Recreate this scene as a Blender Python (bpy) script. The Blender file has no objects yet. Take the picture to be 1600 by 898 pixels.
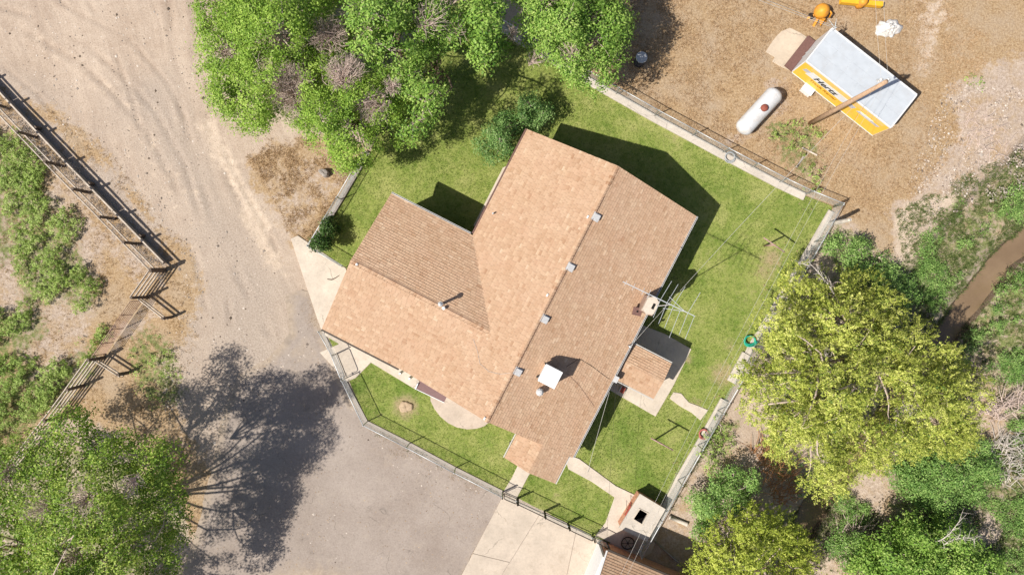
import bpy, math, random
import numpy as np
from mathutils import Vector, Matrix

# ------------------------------------------------------------------ camera, sky, sun, exposure
F = 1067.0; CX, CY = 800.0, 449.0; H = 38.8          # focal length in photo pixels, image centre, flying height
scene = bpy.context.scene
cam_d = bpy.data.cameras.new('camera'); cam_d.sensor_width = 36; cam_d.lens = 36 * F / 1600
cam_d.clip_end = 2000; cam_d.clip_start = 0.5
cam = bpy.data.objects.new('camera', cam_d); scene.collection.objects.link(cam)
cam.location = (0, 0, H); cam.rotation_euler = (0, 0, 0); scene.camera = cam

SUN_EL = math.radians(52); SH_AZ = math.radians(25.5)  # shadows fall to the right and a little up
SDX, SDY = math.cos(SH_AZ), math.sin(SH_AZ)
world = bpy.data.worlds.new('World'); scene.world = world; world.use_nodes = True
wn = world.node_tree; bg = wn.nodes['Background']
sky = wn.nodes.new('ShaderNodeTexSky'); sky.sky_type = 'NISHITA'; sky.sun_disc = False
sky.sun_elevation = SUN_EL; sky.sun_rotation = math.atan2(-SDX, -SDY); sky.altitude = 1500; sky.dust_density = 5.0; sky.air_density = 0.8; sky.ozone_density = 0.6
wn.links.new(sky.outputs[0], bg.inputs[0]); bg.inputs[1].default_value = 0.095
sun_d = bpy.data.lights.new('sun', 'SUN'); sun_d.energy = 4.9; sun_d.angle = math.radians(0.53); sun_d.color = (1, 0.95, 0.87)
sun = bpy.data.objects.new('sun', sun_d); scene.collection.objects.link(sun)
ld = Vector((SDX * math.cos(SUN_EL), SDY * math.cos(SUN_EL), -math.sin(SUN_EL)))
sun.rotation_euler = ld.to_track_quat('-Z', 'Y').to_euler(); sun.location = (-30, -15, 40)
vs = scene.view_settings; vs.view_transform = 'Standard'; vs.look = 'None'; vs.gamma = 1; vs.exposure = 0.30
vs.use_curve_mapping = False
scene.cycles.max_bounces = 8; scene.cycles.transparent_max_bounces = 8

C = scene.collection
rnd = random.Random(7); R = np.random.default_rng(11)

# ------------------------------------------------------------------ helpers
def P(px, py, h=0.0):
    k = (H - h) / F
    return Vector(((px - CX) * k, (CY - py) * k, h))

def PX(x, y, z=0.0):
    k = F / (H - z); return CX + x * k, CY - y * k

def tag(o, label=None, cat=None, group=None, kind=None):
    if label: o['label'] = label
    if cat: o['category'] = cat
    if group: o['group'] = group
    if kind: o['kind'] = kind
    return o

def thing(name, loc, label, cat, group=None):
    o = bpy.data.objects.new(name, None); o.empty_display_size = 0.3
    o.location = loc; C.objects.link(o); return tag(o, label, cat, group)

def par(o, p):
    if p is not None:
        o.parent = p
        q = p; t = Vector((0, 0, 0))
        o.matrix_parent_inverse = world_of(p).inverted()
    return o

def world_of(p):
    m = Matrix.LocRotScale(p.location, p.rotation_euler, p.scale)
    if p.parent: m = world_of(p.parent) @ p.matrix_parent_inverse @ m
    return m

class MB:
    def __init__(s): s.v = []; s.f = []; s.sm = False
    def add(s, vs_, fs):
        b = len(s.v); s.v += [tuple(p) for p in vs_]; s.f += [tuple(b + i for i in f) for f in fs]; return s
    def hexa(s, p):  # 4 bottom ccw, 4 top ccw
        return s.add(p, [(3, 2, 1, 0), (4, 5, 6, 7), (0, 1, 5, 4), (1, 2, 6, 5), (2, 3, 7, 6), (3, 0, 4, 7)])
    def box(s, c, sx, sy, sz, rz=0.0):  # c = centre of the bottom
        ca, sa = math.cos(rz), math.sin(rz); p = []
        for z in (0, sz):
            for x, y in ((-sx / 2, -sy / 2), (sx / 2, -sy / 2), (sx / 2, sy / 2), (-sx / 2, sy / 2)):
                p.append((c[0] + x * ca - y * sa, c[1] + x * sa + y * ca, c[2] + z))
        return s.hexa(p)
    def bar(s, a, b, w, h):  # box beam from a to b
        a, b = Vector(a), Vector(b); d = (b - a).normalized()
        up = Vector((0, 0, 1)) if abs(d.z) < 0.95 else Vector((0, 1, 0))
        sd = d.cross(up).normalized() * (w / 2); u = sd.cross(d).normalized() * (h / 2)
        return s.hexa([a - sd - u, b - sd - u, b + sd - u, a + sd - u, a - sd + u, b - sd + u, b + sd + u, a + sd + u])
    def prism(s, pts, z0, z1):
        n = len(pts)
        A = sum(pts[i][0] * pts[(i + 1) % n][1] - pts[(i + 1) % n][0] * pts[i][1] for i in range(n))
        if A < 0: pts = pts[::-1]
        v = [(p[0], p[1], z0) for p in pts] + [(p[0], p[1], z1) for p in pts]
        f = [tuple(range(n))[::-1], tuple(range(n, 2 * n))] + [(i, (i + 1) % n, n + (i + 1) % n, n + i) for i in range(n)]
        return s.add(v, f)
    def tube(s, pts, rad, n=6, cap=True):
        pts = [Vector(p) for p in pts]
        if not hasattr(rad, '__len__'): rad = [rad] * len(pts)
        vs_ = []; fs = []
        for i, p in enumerate(pts):
            d = (pts[min(i + 1, len(pts) - 1)] - pts[max(i - 1, 0)])
            d = d.normalized() if d.length > 1e-9 else Vector((0, 0, 1))
            up = Vector((0, 0, 1)) if abs(d.z) < 0.9 else Vector((1, 0, 0))
            a = d.cross(up).normalized(); b = a.cross(d)
            for k in range(n):
                t = 2 * math.pi * k / n
                vs_.append(p + (a * math.cos(t) + b * math.sin(t)) * rad[i])
        for i in range(len(pts) - 1):
            for k in range(n):
                fs.append((i * n + k, i * n + (k + 1) % n, (i + 1) * n + (k + 1) % n, (i + 1) * n + k))
        if cap:
            fs.append(tuple(range(n))[::-1]); m = (len(pts) - 1) * n; fs.append(tuple(range(m, m + n)))
        return s.add(vs_, fs)
    def lathe(s, prof, c, axis=(0, 0, 1), n=16):  # prof = [(r, t)]
        ax = Vector(axis).normalized(); up = Vector((0, 0, 1)) if abs(ax.z) < 0.9 else Vector((1, 0, 0))
        a = ax.cross(up).normalized(); b = ax.cross(a); c = Vector(c); vs_ = []; fs = []
        for r, t in prof:
            for k in range(n):
                q = 2 * math.pi * k / n
                vs_.append(c + ax * t + (a * math.cos(q) + b * math.sin(q)) * max(r, 1e-4))
        for i in range(len(prof) - 1):
            for k in range(n):
                fs.append((i * n + k, i * n + (k + 1) % n, (i + 1) * n + (k + 1) % n, (i + 1) * n + k))
        fs.append(tuple(range(n))[::-1]); m = (len(prof) - 1) * n; fs.append(tuple(range(m, m + n)))
        return s.add(vs_, fs)
    def mesh(s, name, mat, smooth=False):
        me = bpy.data.meshes.new(name); me.from_pydata(s.v, [], s.f); me.validate()
        if mat: me.materials.append(mat)
        if smooth: me.polygons.foreach_set('use_smooth', [True] * len(me.polygons))
        me.update(); return me
    def build(s, name, mat, parent=None, smooth=False):
        o = bpy.data.objects.new(name, s.mesh(name, mat, smooth)); C.objects.link(o); par(o, parent); return o

def place(name, me, parent, m):
    o = bpy.data.objects.new(name, me); C.objects.link(o)
    o.matrix_world = m; o.location = m.to_translation(); o.rotation_euler = m.to_euler(); o.scale = m.to_scale()
    return par(o, parent)

def np_mesh(name, verts, faces, mat, parent=None, tint=None, attrs=None, smooth=False):
    """verts (N,3), faces (M,k) arrays; tint per vertex"""
    me = bpy.data.meshes.new(name); k = faces.shape[1]; nf = len(faces)
    me.vertices.add(len(verts)); me.vertices.foreach_set('co', np.ascontiguousarray(verts, np.float32).ravel())
    me.loops.add(nf * k); me.loops.foreach_set('vertex_index', np.ascontiguousarray(faces, np.int32).ravel())
    me.polygons.add(nf); me.polygons.foreach_set('loop_start', np.arange(0, nf * k, k, dtype=np.int32))
    me.polygons.foreach_set('loop_total', np.full(nf, k, np.int32))
    if smooth: me.polygons.foreach_set('use_smooth', np.ones(nf, bool))
    al = dict(attrs or {})
    if tint is not None: al['tint'] = tint
    for an, av in al.items():
        a = me.attributes.new(an, 'FLOAT_VECTOR' if av.ndim == 2 else 'FLOAT', 'POINT')
        a.data.foreach_set('vector' if av.ndim == 2 else 'value', np.ascontiguousarray(av, np.float32).ravel())
    if mat: me.materials.append(mat)
    me.update(calc_edges=True)
    o = bpy.data.objects.new(name, me); C.objects.link(o); return par(o, parent)

_T = np.random.default_rng(5).random((8, 128, 128))
def vn(x, y, scale, seed=0):
    x = np.asarray(x, float) / scale; y = np.asarray(y, float) / scale
    xi = np.floor(x).astype(int); yi = np.floor(y).astype(int); fx = x - xi; fy = y - yi
    fx = fx * fx * (3 - 2 * fx); fy = fy * fy * (3 - 2 * fy); T = _T[seed % 8]
    a = T[xi % 128, yi % 128]; b = T[(xi + 1) % 128, yi % 128]; c = T[xi % 128, (yi + 1) % 128]; d = T[(xi + 1) % 128, (yi + 1) % 128]
    return (a * (1 - fx) + b * fx) * (1 - fy) + (c * (1 - fx) + d * fx) * fy
def fbm(x, y, scale, seed=0, o=3):
    s = 0; a = 0.5; t = 0
    for i in range(o): s = s + a * vn(np.asarray(x) + 17.3 * i, np.asarray(y) - 9.1 * i, scale / 2 ** i, seed + i); t += a; a *= 0.55
    return s / t

def sdist(x, y, poly):
    """signed distance to a polygon (metres), positive inside"""
    x = np.asarray(x, float); y = np.asarray(y, float); ins = np.zeros(x.shape, bool); dm = np.full(x.shape, 1e9); n = len(poly)
    for i in range(n):
        x0, y0 = poly[i][:2]; x1, y1 = poly[(i + 1) % n][:2]
        if y0 != y1:
            c = ((y0 > y) != (y1 > y)) & (x < (x1 - x0) * (y - y0) / (y1 - y0) + x0); ins ^= c
        L = (x1 - x0) ** 2 + (y1 - y0) ** 2 + 1e-12
        t = np.clip(((x - x0) * (x1 - x0) + (y - y0) * (y1 - y0)) / L, 0, 1)
        dm = np.minimum(dm, np.hypot(x - x0 - t * (x1 - x0), y - y0 - t * (y1 - y0)))
    return np.where(ins, dm, -dm)

def pdist(x, y, line):
    """distance to a polyline, side, and length along it"""
    x = np.asarray(x, float); y = np.asarray(y, float); dm = np.full(x.shape, 1e9); sd = np.zeros(x.shape); al = np.zeros(x.shape); acc = 0
    for i in range(len(line) - 1):
        x0, y0 = line[i][:2]; x1, y1 = line[i + 1][:2]; L = math.hypot(x1 - x0, y1 - y0)
        t = np.clip(((x - x0) * (x1 - x0) + (y - y0) * (y1 - y0)) / L ** 2, 0, 1)
        d = np.hypot(x - x0 - t * (x1 - x0), y - y0 - t * (y1 - y0)); m = d < dm
        s = (x1 - x0) * (y - y0) - (y1 - y0) * (x - x0)
        dm = np.where(m, d, dm); sd = np.where(m, np.sign(s), sd); al = np.where(m, acc + t * L, al); acc += L
    return dm, sd, al

def sstep(a, b, x): t = np.clip((x - a) / (b - a), 0, 1); return t * t * (3 - 2 * t)
def gp(pts, h=0.0): return [tuple(P(a, b, h))[:2] for a, b in pts]

# ------------------------------------------------------------------ materials
class NT:
    def __init__(s, name):
        s.m = bpy.data.materials.new(name); s.m.use_nodes = True; s.t = s.m.node_tree; s.n = s.t.nodes; s.l = s.t.links
        s.b = s.n['Principled BSDF']; s.tc = s.n.new('ShaderNodeTexCoord')
    def lk(s, a, b): s.l.new(a, b)
    def pos(s): return s.tc.outputs['Object']
    def noise(s, scale, detail=3, rough=0.6, vec=None, stretch=None):
        nd = s.n.new('ShaderNodeTexNoise'); nd.inputs['Scale'].default_value = scale; nd.inputs['Detail'].default_value = detail
        nd.inputs['Roughness'].default_value = rough; v = vec or s.pos()
        if stretch:
            mp = s.n.new('ShaderNodeMapping'); mp.inputs['Scale'].default_value = stretch[:3]
            if len(stretch) > 3: mp.inputs['Rotation'].default_value = (0, 0, stretch[3])
            s.lk(v, mp.inputs[0]); v = mp.outputs[0]
        s.lk(v, nd.inputs['Vector']); return nd.outputs['Fac']
    def attr(s, name, out='Fac'):
        a = s.n.new('ShaderNodeAttribute'); a.attribute_name = name; return a.outputs[out]
    def ramp(s, fac, stops):
        r = s.n.new('ShaderNodeValToRGB'); e = r.color_ramp.elements
        while len(e) < len(stops): e.new(0.5)
        for i, (p, c) in enumerate(stops):
            e[i].position = p; e[i].color = tuple(c) + (1,) if hasattr(c, '__len__') else (c, c, c, 1)
        s.lk(fac, r.inputs[0]); return r.outputs[0]
    def mix(s, fac, a, b, mode='MIX'):
        m = s.n.new('ShaderNodeMix'); m.data_type = 'RGBA'; m.blend_type = mode
        for v, i in ((fac, 0), (a, 6), (b, 7)):
            if hasattr(v, 'links') or hasattr(v, 'is_linked'): s.lk(v, m.inputs[i])
            elif hasattr(v, '__len__'): m.inputs[i].default_value = tuple(v) + (1,)
            else: m.inputs[i].default_value = v
        return m.outputs[2]
    def math(s, op, a, b=0.0, c=None):
        m = s.n.new('ShaderNodeMath'); m.operation = op
        for v, i in ((a, 0), (b, 1), (c, 2)):
            if v is None: continue
            if hasattr(v, 'is_linked'): s.lk(v, m.inputs[i])
            else: m.inputs[i].default_value = v
        return m.outputs[0]
    def bump(s, h, strength=0.3, dist=0.02):
        b = s.n.new('ShaderNodeBump'); b.inputs['Strength'].default_value = strength; b.inputs['Distance'].default_value = dist
        s.lk(h, b.inputs['Height']); s.lk(b.outputs[0], s.b.inputs['Normal'])
    def done(s, col=None, rough=0.8, spec=0.3, metal=0.0):
        if col is not None:
            if hasattr(col, 'is_linked'): s.lk(col, s.b.inputs['Base Color'])
            else: s.b.inputs['Base Color'].default_value = tuple(col) + (1,)
        if hasattr(rough, 'is_linked'): s.lk(rough, s.b.inputs['Roughness'])
        else: s.b.inputs['Roughness'].default_value = rough
        s.b.inputs['Specular IOR Level'].default_value = spec; s.b.inputs['Metallic'].default_value = metal
        return s.m

def simple(name, c, var=0.25, scale=6, rough=0.7, spec=0.3, metal=0.0, bump=0.0, bscale=40, dirt=None):
    t = NT(name); n = t.noise(scale, 5, 0.65)
    lo = [x * (1 - var) for x in c]; hi = [min(1, x * (1 + var)) for x in c]
    col = t.ramp(n, [(0.3, lo), (0.7, hi)])
    if dirt:
        d = t.ramp(t.noise(scale * 0.4, 6, 0.7), [(0.5, 0), (0.68, 1)]); col = t.mix(t.math('MULTIPLY', d, 0.7), col, dirt)
    if bump: t.bump(t.noise(bscale, 4), bump, 0.02)
    return t.done(col, rough, spec, metal)

def ground_mat():
    t = NT('ground_dirt')
    f1 = t.noise(0.35, 6, 0.65); f2 = t.noise(3.0, 6, 0.7); f3 = t.noise(10, 4, 0.75); f4 = t.noise(13, 4, 0.8)
    ruv = t.attr('road_uv', 'Vector')
    st = t.noise(1.0, 5, 0.65, ruv, (2.2, 0.14, 1)); st2 = t.noise(1.0, 4, 0.7, ruv, (7, 0.35, 1))
    base = t.ramp(f1, [(0.3, (0.39, 0.30, 0.228)), (0.5, (0.455, 0.36, 0.28)), (0.72, (0.52, 0.42, 0.33))])
    base = t.mix(t.ramp(st, [(0.45, 0), (0.66, 0.55)]), base, (0.33, 0.255, 0.20))
    base = t.mix(t.ramp(st2, [(0.5, 0), (0.75, 0.35)]), base, (0.54, 0.445, 0.35))
    base = t.mix(t.ramp(t.noise(1.7, 8, 0.75), [(0.5, 0), (0.68, 0.5)]), base, (0.34, 0.25, 0.185))
    base = t.mix(t.ramp(t.noise(2.9, 8, 0.75), [(0.52, 0), (0.7, 0.55)]), base, (0.56, 0.465, 0.37))
    base = t.mix(t.math('MULTIPLY', t.attr('track'), t.ramp(f2, [(0.3, 0.25), (0.7, 0.75)])), base, (0.30, 0.225, 0.17))
    grav = t.ramp(f3, [(0.3, (0.25, 0.205, 0.168)), (0.5, (0.36, 0.30, 0.25)), (0.72, (0.49, 0.42, 0.355))])
    base = t.mix(t.math('MULTIPLY', t.attr('gravel'), 0.85), base, grav)
    dryn = t.noise(8, 7, 0.78)
    dry = t.ramp(dryn, [(0.30, (0.17, 0.102, 0.055)), (0.44, (0.315, 0.208, 0.11)), (0.56, (0.425, 0.30, 0.172)), (0.72, (0.56, 0.44, 0.295))])
    dry = t.mix(t.ramp(t.noise(0.5, 5, 0.6), [(0.45, 0), (0.7, 0.75)]), dry, (0.40, 0.31, 0.22))
    straw = t.ramp(t.noise(6, 8, 0.8), [(0.32, (0.22, 0.16, 0.115)), (0.48, (0.40, 0.315, 0.25)), (0.68, (0.60, 0.50, 0.415))])
    straw = t.mix(t.ramp(t.noise(1.1, 7, 0.72), [(0.45, 0), (0.62, 0.8)]), straw, dry)
    green = t.ramp(t.noise(7, 6, 0.75), [(0.3, (0.06, 0.085, 0.022)), (0.5, (0.145, 0.175, 0.052)), (0.75, (0.28, 0.28, 0.115))])
    def edge(a, sc, lo=0.36, hi=0.64):   # break a soft painted mask up with noise
        n = t.noise(sc, 8, 0.72); v = t.math('ADD', t.attr(a), t.math('MULTIPLY', t.math('SUBTRACT', n, 0.5), 2.0))
        return t.ramp(v, [(lo, 0), (hi, 1)])
    col = t.mix(edge('dry', 2.2), base, dry)
    col = t.mix(edge('straw', 2.5), col, straw)
    col = t.mix(edge('pale', 1.8), col, t.ramp(f2, [(0.3, (0.44, 0.345, 0.26)), (0.7, (0.60, 0.49, 0.385))]))
    col = t.mix(edge('green', 3.0), col, green)
    col = t.mix(edge('mud', 2.0), col, (0.10, 0.07, 0.045))
    col = t.mix(t.ramp(f4, [(0.36, 0.55), (0.48, 0.0)]), col, (0.20, 0.145, 0.105))
    col = t.mix(t.ramp(f4, [(0.54, 0.0), (0.68, 0.4)]), col, (0.62, 0.53, 0.43))
    hh = t.math('ADD', t.math('MULTIPLY', f3, 0.5), t.math('ADD', t.math('MULTIPLY', dryn, t.attr('dry')), t.math('MULTIPLY', st2, 0.35)))
    t.bump(hh, 0.55, 0.06)
    return t.done(col, 0.95, 0.1)

def lawn_mat():
    t = NT('lawn_turf'); a = t.noise(0.6, 6, 0.7); b = t.noise(3.2, 8, 0.78); c = t.noise(9, 5, 0.8)
    col = t.ramp(a, [(0.36, (0.135, 0.198, 0.033)), (0.5, (0.21, 0.255, 0.056)), (0.64, (0.32, 0.325, 0.11))])
    col = t.mix(t.ramp(b, [(0.42, 0.0), (0.66, 0.7)]), col, (0.32, 0.34, 0.11))
    col = t.mix(t.ramp(b, [(0.28, 0.7), (0.45, 0.0)]), col, (0.095, 0.16, 0.02))
    v = t.math('ADD', t.attr('bare'), t.math('MULTIPLY', t.math('SUBTRACT', t.noise(3, 6, 0.75), 0.5), 1.1))
    col = t.mix(t.math('MULTIPLY', t.ramp(v, [(0.4, 0), (0.75, 1)]), 0.85), col, (0.36, 0.275, 0.165))
    v = t.math('ADD', t.attr('lush'), t.math('MULTIPLY', t.math('SUBTRACT', t.noise(2, 6, 0.7), 0.5), 0.9))
    col = t.mix(t.math('MULTIPLY', t.ramp(v, [(0.4, 0), (0.8, 1)]), 0.75), col, (0.11, 0.19, 0.026))
    col = t.mix(t.ramp(c, [(0.34, 0.5), (0.5, 0.0)]), col, (0.07, 0.11, 0.018))
    t.bump(c, 0.5, 0.04); return t.done(col, 0.9, 0.15)

def leaf_mat(name, dark, mid, light, trans=0.26):
    t = NT(name); tin = t.attr('tint')
    col = t.ramp(tin, [(0.0, dark), (0.5, mid), (1.0, light)])
    t.done(col, 0.55, 0.25)
    tr = t.n.new('ShaderNodeBsdfTranslucent'); t.lk(t.mix(1.0, col, (1.0, 1.05, 0.55), 'MULTIPLY'), tr.inputs[0])
    mx = t.n.new('ShaderNodeMixShader'); mx.inputs[0].default_value = trans
    t.lk(t.b.outputs[0], mx.inputs[1]); t.lk(tr.outputs[0], mx.inputs[2]); t.lk(mx.outputs[0], t.n['Material Output'].inputs[0])
    return t.m

def shingle_mat(name='tan_shingle', k=1.0):
    t = NT(name); tin = t.attr('tint')
    s = lambda c: tuple(x * k for x in c)
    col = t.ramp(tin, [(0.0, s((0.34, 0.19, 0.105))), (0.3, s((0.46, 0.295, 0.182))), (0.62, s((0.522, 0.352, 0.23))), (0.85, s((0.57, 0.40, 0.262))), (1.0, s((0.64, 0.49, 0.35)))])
    col = t.mix(t.math('MULTIPLY', t.noise(120, 2, 0.8), 0.35), col, (0.24, 0.14, 0.09))
    col = t.mix(t.ramp(t.noise(0.6, 5, 0.6), [(0.4, 0), (0.75, 0.25)]), col, s((0.56, 0.42, 0.31)))
    col = t.mix(t.ramp(t.noise(1.3, 6, 0.7), [(0.45, 0), (0.62, 0.22)]), col, s((0.50, 0.30, 0.20)))
    t.bump(t.noise(160, 2), 0.3, 0.004); return t.done(col, 0.9, 0.15)

def concrete_mat(name, c, crack=0.0):
    t = NT(name); a = t.noise(0.9, 7, 0.7); b = t.noise(9, 5, 0.75)
    col = t.ramp(a, [(0.3, [x * 0.84 for x in c]), (0.7, [min(1, x * 1.12) for x in c])])
    col = t.mix(t.ramp(b, [(0.35, 0.3), (0.55, 0)]), col, [x * 0.6 for x in c])
    col = t.mix(t.ramp(t.noise(2.4, 7, 0.75), [(0.55, 0), (0.7, 0.5)]), col, [c[0] * 0.66, c[1] * 0.62, c[2] * 0.56])
    vo = t.n.new('ShaderNodeTexVoronoi'); vo.feature = 'DISTANCE_TO_EDGE'; vo.inputs['Scale'].default_value = 0.3; nz = t.n.new('ShaderNodeTexNoise'); nz.inputs['Scale'].default_value = 1.3; nz.inputs['Detail'].default_value = 7
    t.lk(t.pos(), nz.inputs['Vector']); wv = t.n.new('ShaderNodeVectorMath'); wv.operation = 'ADD'; t.lk(t.pos(), wv.inputs[0]); t.lk(nz.outputs['Color'], wv.inputs[1]); t.lk(wv.outputs[0], vo.inputs['Vector'])
    col = t.mix(t.math('MULTIPLY', t.ramp(vo.outputs['Distance'], [(0.0, 1), (0.007, 0)]), t.ramp(t.noise(0.45, 4), [(0.5, 0), (0.58, 0.7)])), col, [x * 0.35 for x in c])
    t.bump(b, 0.15, 0.01); return t.done(col, 0.9, 0.2)

def asphalt_mat():
    t = NT('weathered_asphalt'); a = t.noise(0.28, 6, 0.62); b = t.noise(12, 4, 0.8); c = t.noise(1.6, 8, 0.75)
    col = t.ramp(a, [(0.3, (0.27, 0.218, 0.182)), (0.52, (0.325, 0.27, 0.23)), (0.72, (0.38, 0.32, 0.275))])
    col = t.mix(t.ramp(c, [(0.54, 0), (0.72, 0.55)]), col, (0.39, 0.325, 0.26))
    col = t.mix(t.ramp(c, [(0.27, 0.45), (0.4, 0.0)]), col, (0.17, 0.15, 0.135))
    col = t.mix(t.ramp(b, [(0.36, 0.4), (0.48, 0)]), col, (0.17, 0.145, 0.125))
    col = t.mix(t.ramp(b, [(0.54, 0), (0.68, 0.35)]), col, (0.45, 0.40, 0.355))
    # dusty dirt washed over the rim
    v = t.math('ADD', t.attr('dust'), t.math('MULTIPLY', t.math('SUBTRACT', t.noise(1.3, 7, 0.7), 0.5), 1.1))
    col = t.mix(t.math('MULTIPLY', t.ramp(v, [(0.35, 0), (0.75, 1)]), 0.9), col, t.ramp(t.noise(5, 6, 0.7), [(0.3, (0.29, 0.225, 0.165)), (0.7, (0.46, 0.375, 0.29))]))
    vo = t.n.new('ShaderNodeTexVoronoi'); vo.feature = 'DISTANCE_TO_EDGE'; vo.inputs['Scale'].default_value = 0.34
    wv = t.n.new('ShaderNodeVectorMath'); wv.operation = 'ADD'; nz = t.n.new('ShaderNodeTexNoise'); nz.inputs['Scale'].default_value = 0.9; nz.inputs['Detail'].default_value = 6
    t.lk(t.pos(), nz.inputs['Vector']); t.lk(t.pos(), wv.inputs[0])
    sc = t.n.new('ShaderNodeVectorMath'); sc.operation = 'SCALE'; sc.inputs['Scale'].default_value = 1.6; t.lk(nz.outputs['Color'], sc.inputs[0]); t.lk(sc.outputs[0], wv.inputs[1])
    t.lk(wv.outputs[0], vo.inputs['Vector'])
    cr = t.math('MULTIPLY', t.ramp(vo.outputs['Distance'], [(0.0, 1), (0.011, 0)]), t.ramp(t.noise(0.5, 4), [(0.52, 0), (0.62, 0.6)]))
    stn = t.ramp(t.noise(0.9, 5, 0.6), [(0.62, 0), (0.72, 0.35)]); col = t.mix(stn, col, (0.17, 0.145, 0.125))
    col = t.mix(cr, col, (0.09, 0.08, 0.065))
    t.bump(b, 0.3, 0.01); return t.done(col, 0.92, 0.15)

M = {}
M['ground'] = ground_mat(); M['lawn'] = lawn_mat(); M['asphalt'] = asphalt_mat()
M['shingle'] = shingle_mat(); M['shingle_dark'] = shingle_mat('brown_shingle', 0.72)
M['concrete'] = concrete_mat('pale_concrete', (0.58, 0.50, 0.41)); M['concrete_drive'] = concrete_mat('driveway_concrete', (0.52, 0.44, 0.355))
M['concrete_grey'] = concrete_mat('kerb_concrete', (0.55, 0.49, 0.42)); M['aggregate'] = concrete_mat('aggregate_patio', (0.51, 0.425, 0.345))
M['white'] = simple('white_paint', (0.74, 0.74, 0.73), 0.06, 8, 0.5)
M['trim'] = simple('cream_trim', (0.50, 0.47, 0.43), 0.1, 8, 0.6)
M['dkgutter'] = simple('brown_gutter', (0.06, 0.045, 0.035), 0.2, 20, 0.5)
M['felt'] = simple('roof_felt', (0.25, 0.15, 0.09), 0.2, 8, 0.9)
M['stucco'] = simple('tan_wall', (0.42, 0.33, 0.25), 0.12, 20, 0.9, bump=0.3)
M['brickwall'] = simple('orange_brick', (0.58, 0.30, 0.185), 0.3, 9, 0.9, bump=0.2)
M['mortar'] = simple('mortar', (0.42, 0.36, 0.30), 0.15, 12, 0.95)
M['glass'] = simple('window_glass', (0.03, 0.04, 0.05), 0.1, 3, 0.08, 0.6)
M['galv'] = simple('galvanised_steel', (0.55, 0.57, 0.58), 0.15, 14, 0.45, 0.5, 0.3)
M['tin'] = simple('vent_metal', (0.50, 0.495, 0.49), 0.15, 14, 0.6, 0.3, 0.0)
M['blackpipe'] = simple('dark_pipe_paint', (0.035, 0.028, 0.024), 0.3, 20, 0.6)
M['wire'] = simple('fence_wire', (0.50, 0.54, 0.54), 0.1, 20, 0.5, 0.4, 0.2)
M['cable'] = simple('pale_cable', (0.50, 0.48, 0.44), 0.1, 5, 0.6)
M['darkcable'] = simple('dark_cable', (0.03, 0.028, 0.025), 0.1, 5, 0.7)
M['oldkerb'] = concrete_mat('old_kerb', (0.40, 0.35, 0.30))
M['brownmetal'] = simple('brown_metal', (0.16, 0.085, 0.07), 0.2, 10, 0.6)
M['plum'] = simple('plum_canopy', (0.17, 0.10, 0.095), 0.1, 8, 0.7)
M['black'] = simple('opening_black', (0.012, 0.011, 0.010), 0.2, 9, 0.9)
M['poolwood'] = simple('weathered_pole', (0.44, 0.29, 0.185), 0.25, 7, 0.85, bump=0.3)
def wood(name, c, rough=0.85):
    t = NT(name); n = t.noise(3.0, 6, 0.7); g = t.noise(35, 4, 0.7)
    col = t.ramp(n, [(0.3, [x * 0.62 for x in c]), (0.7, [min(1, x * 1.3) for x in c])]); col = t.mix(t.ramp(g, [(0.3, 0.5), (0.55, 0)]), col, [x * 0.45 for x in c])
    t.bump(g, 0.3, 0.01); return t.done(col, rough, 0.15)
M['rail'] = wood('weathered_rail_wood', (0.56, 0.48, 0.395)); M['post'] = wood('dark_post_wood', (0.15, 0.115, 0.09)); M['guard'] = wood('grey_guard_plank', (0.34, 0.30, 0.265))
M['pipegate'] = simple('rusty_pink_pipe', (0.36, 0.23, 0.195), 0.25, 9, 0.7)
M['bark'] = wood('tree_bark', (0.20, 0.145, 0.105)); M['twig'] = wood('bare_twig', (0.60, 0.475, 0.41)); M['dead'] = wood('bleached_dead_wood', (0.58, 0.52, 0.46))
M['deadred'] = simple('dead_orange_twig', (0.33, 0.165, 0.075), 0.3, 5, 0.9)
M['yellow'] = simple('trailer_yellow', (0.82, 0.50, 0.06), 0.07, 3, 0.45, 0.4, dirt=(0.70, 0.42, 0.12))
M['tr_white'] = simple('trailer_white', (0.66, 0.66, 0.66), 0.06, 4, 0.5)
M['tr_roof'] = simple('trailer_roof', (0.47, 0.50, 0.53), 0.07, 2.2, 0.55, dirt=(0.42, 0.43, 0.44))
M['tr_stripe'] = simple('stripe_grey', (0.45, 0.45, 0.48), 0.08, 4, 0.5); M['tr_peach'] = simple('faded_yellow', (0.78, 0.50, 0.16), 0.08, 4, 0.5)
M['ink'] = simple('black_lettering', (0.02, 0.02, 0.022), 0.1, 5, 0.5); M['orangeink'] = simple('orange_lettering', (0.38, 0.17, 0.012), 0.1, 5, 0.5)
M['tank'] = simple('tank_white', (0.62, 0.62, 0.62), 0.06, 5, 0.4, dirt=(0.50, 0.45, 0.40)); M['lid'] = simple('rust_red_lid', (0.26, 0.075, 0.05), 0.25, 18, 0.7)
M['machine'] = simple('machine_orange', (0.70, 0.30, 0.03), 0.15, 6, 0.5, dirt=(0.40, 0.20, 0.07)); M['impl'] = simple('implement_yellow', (0.78, 0.42, 0.03), 0.1, 5, 0.5)
M['tarp'] = simple('white_tarp', (0.62, 0.60, 0.57), 0.2, 9, 0.7, bump=0.9, bscale=9, dirt=(0.42, 0.36, 0.30))
M['drum'] = simple('blue_black_drum', (0.055, 0.065, 0.085), 0.2, 9, 0.5); M['greenhose'] = simple('green_hose', (0.02, 0.34, 0.22), 0.15, 9, 0.45)
M['redhose'] = simple('red_hose', (0.42, 0.13, 0.11), 0.2, 9, 0.5); M['greyhose'] = simple('grey_hose', (0.36, 0.37, 0.37), 0.2, 9, 0.5)
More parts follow.
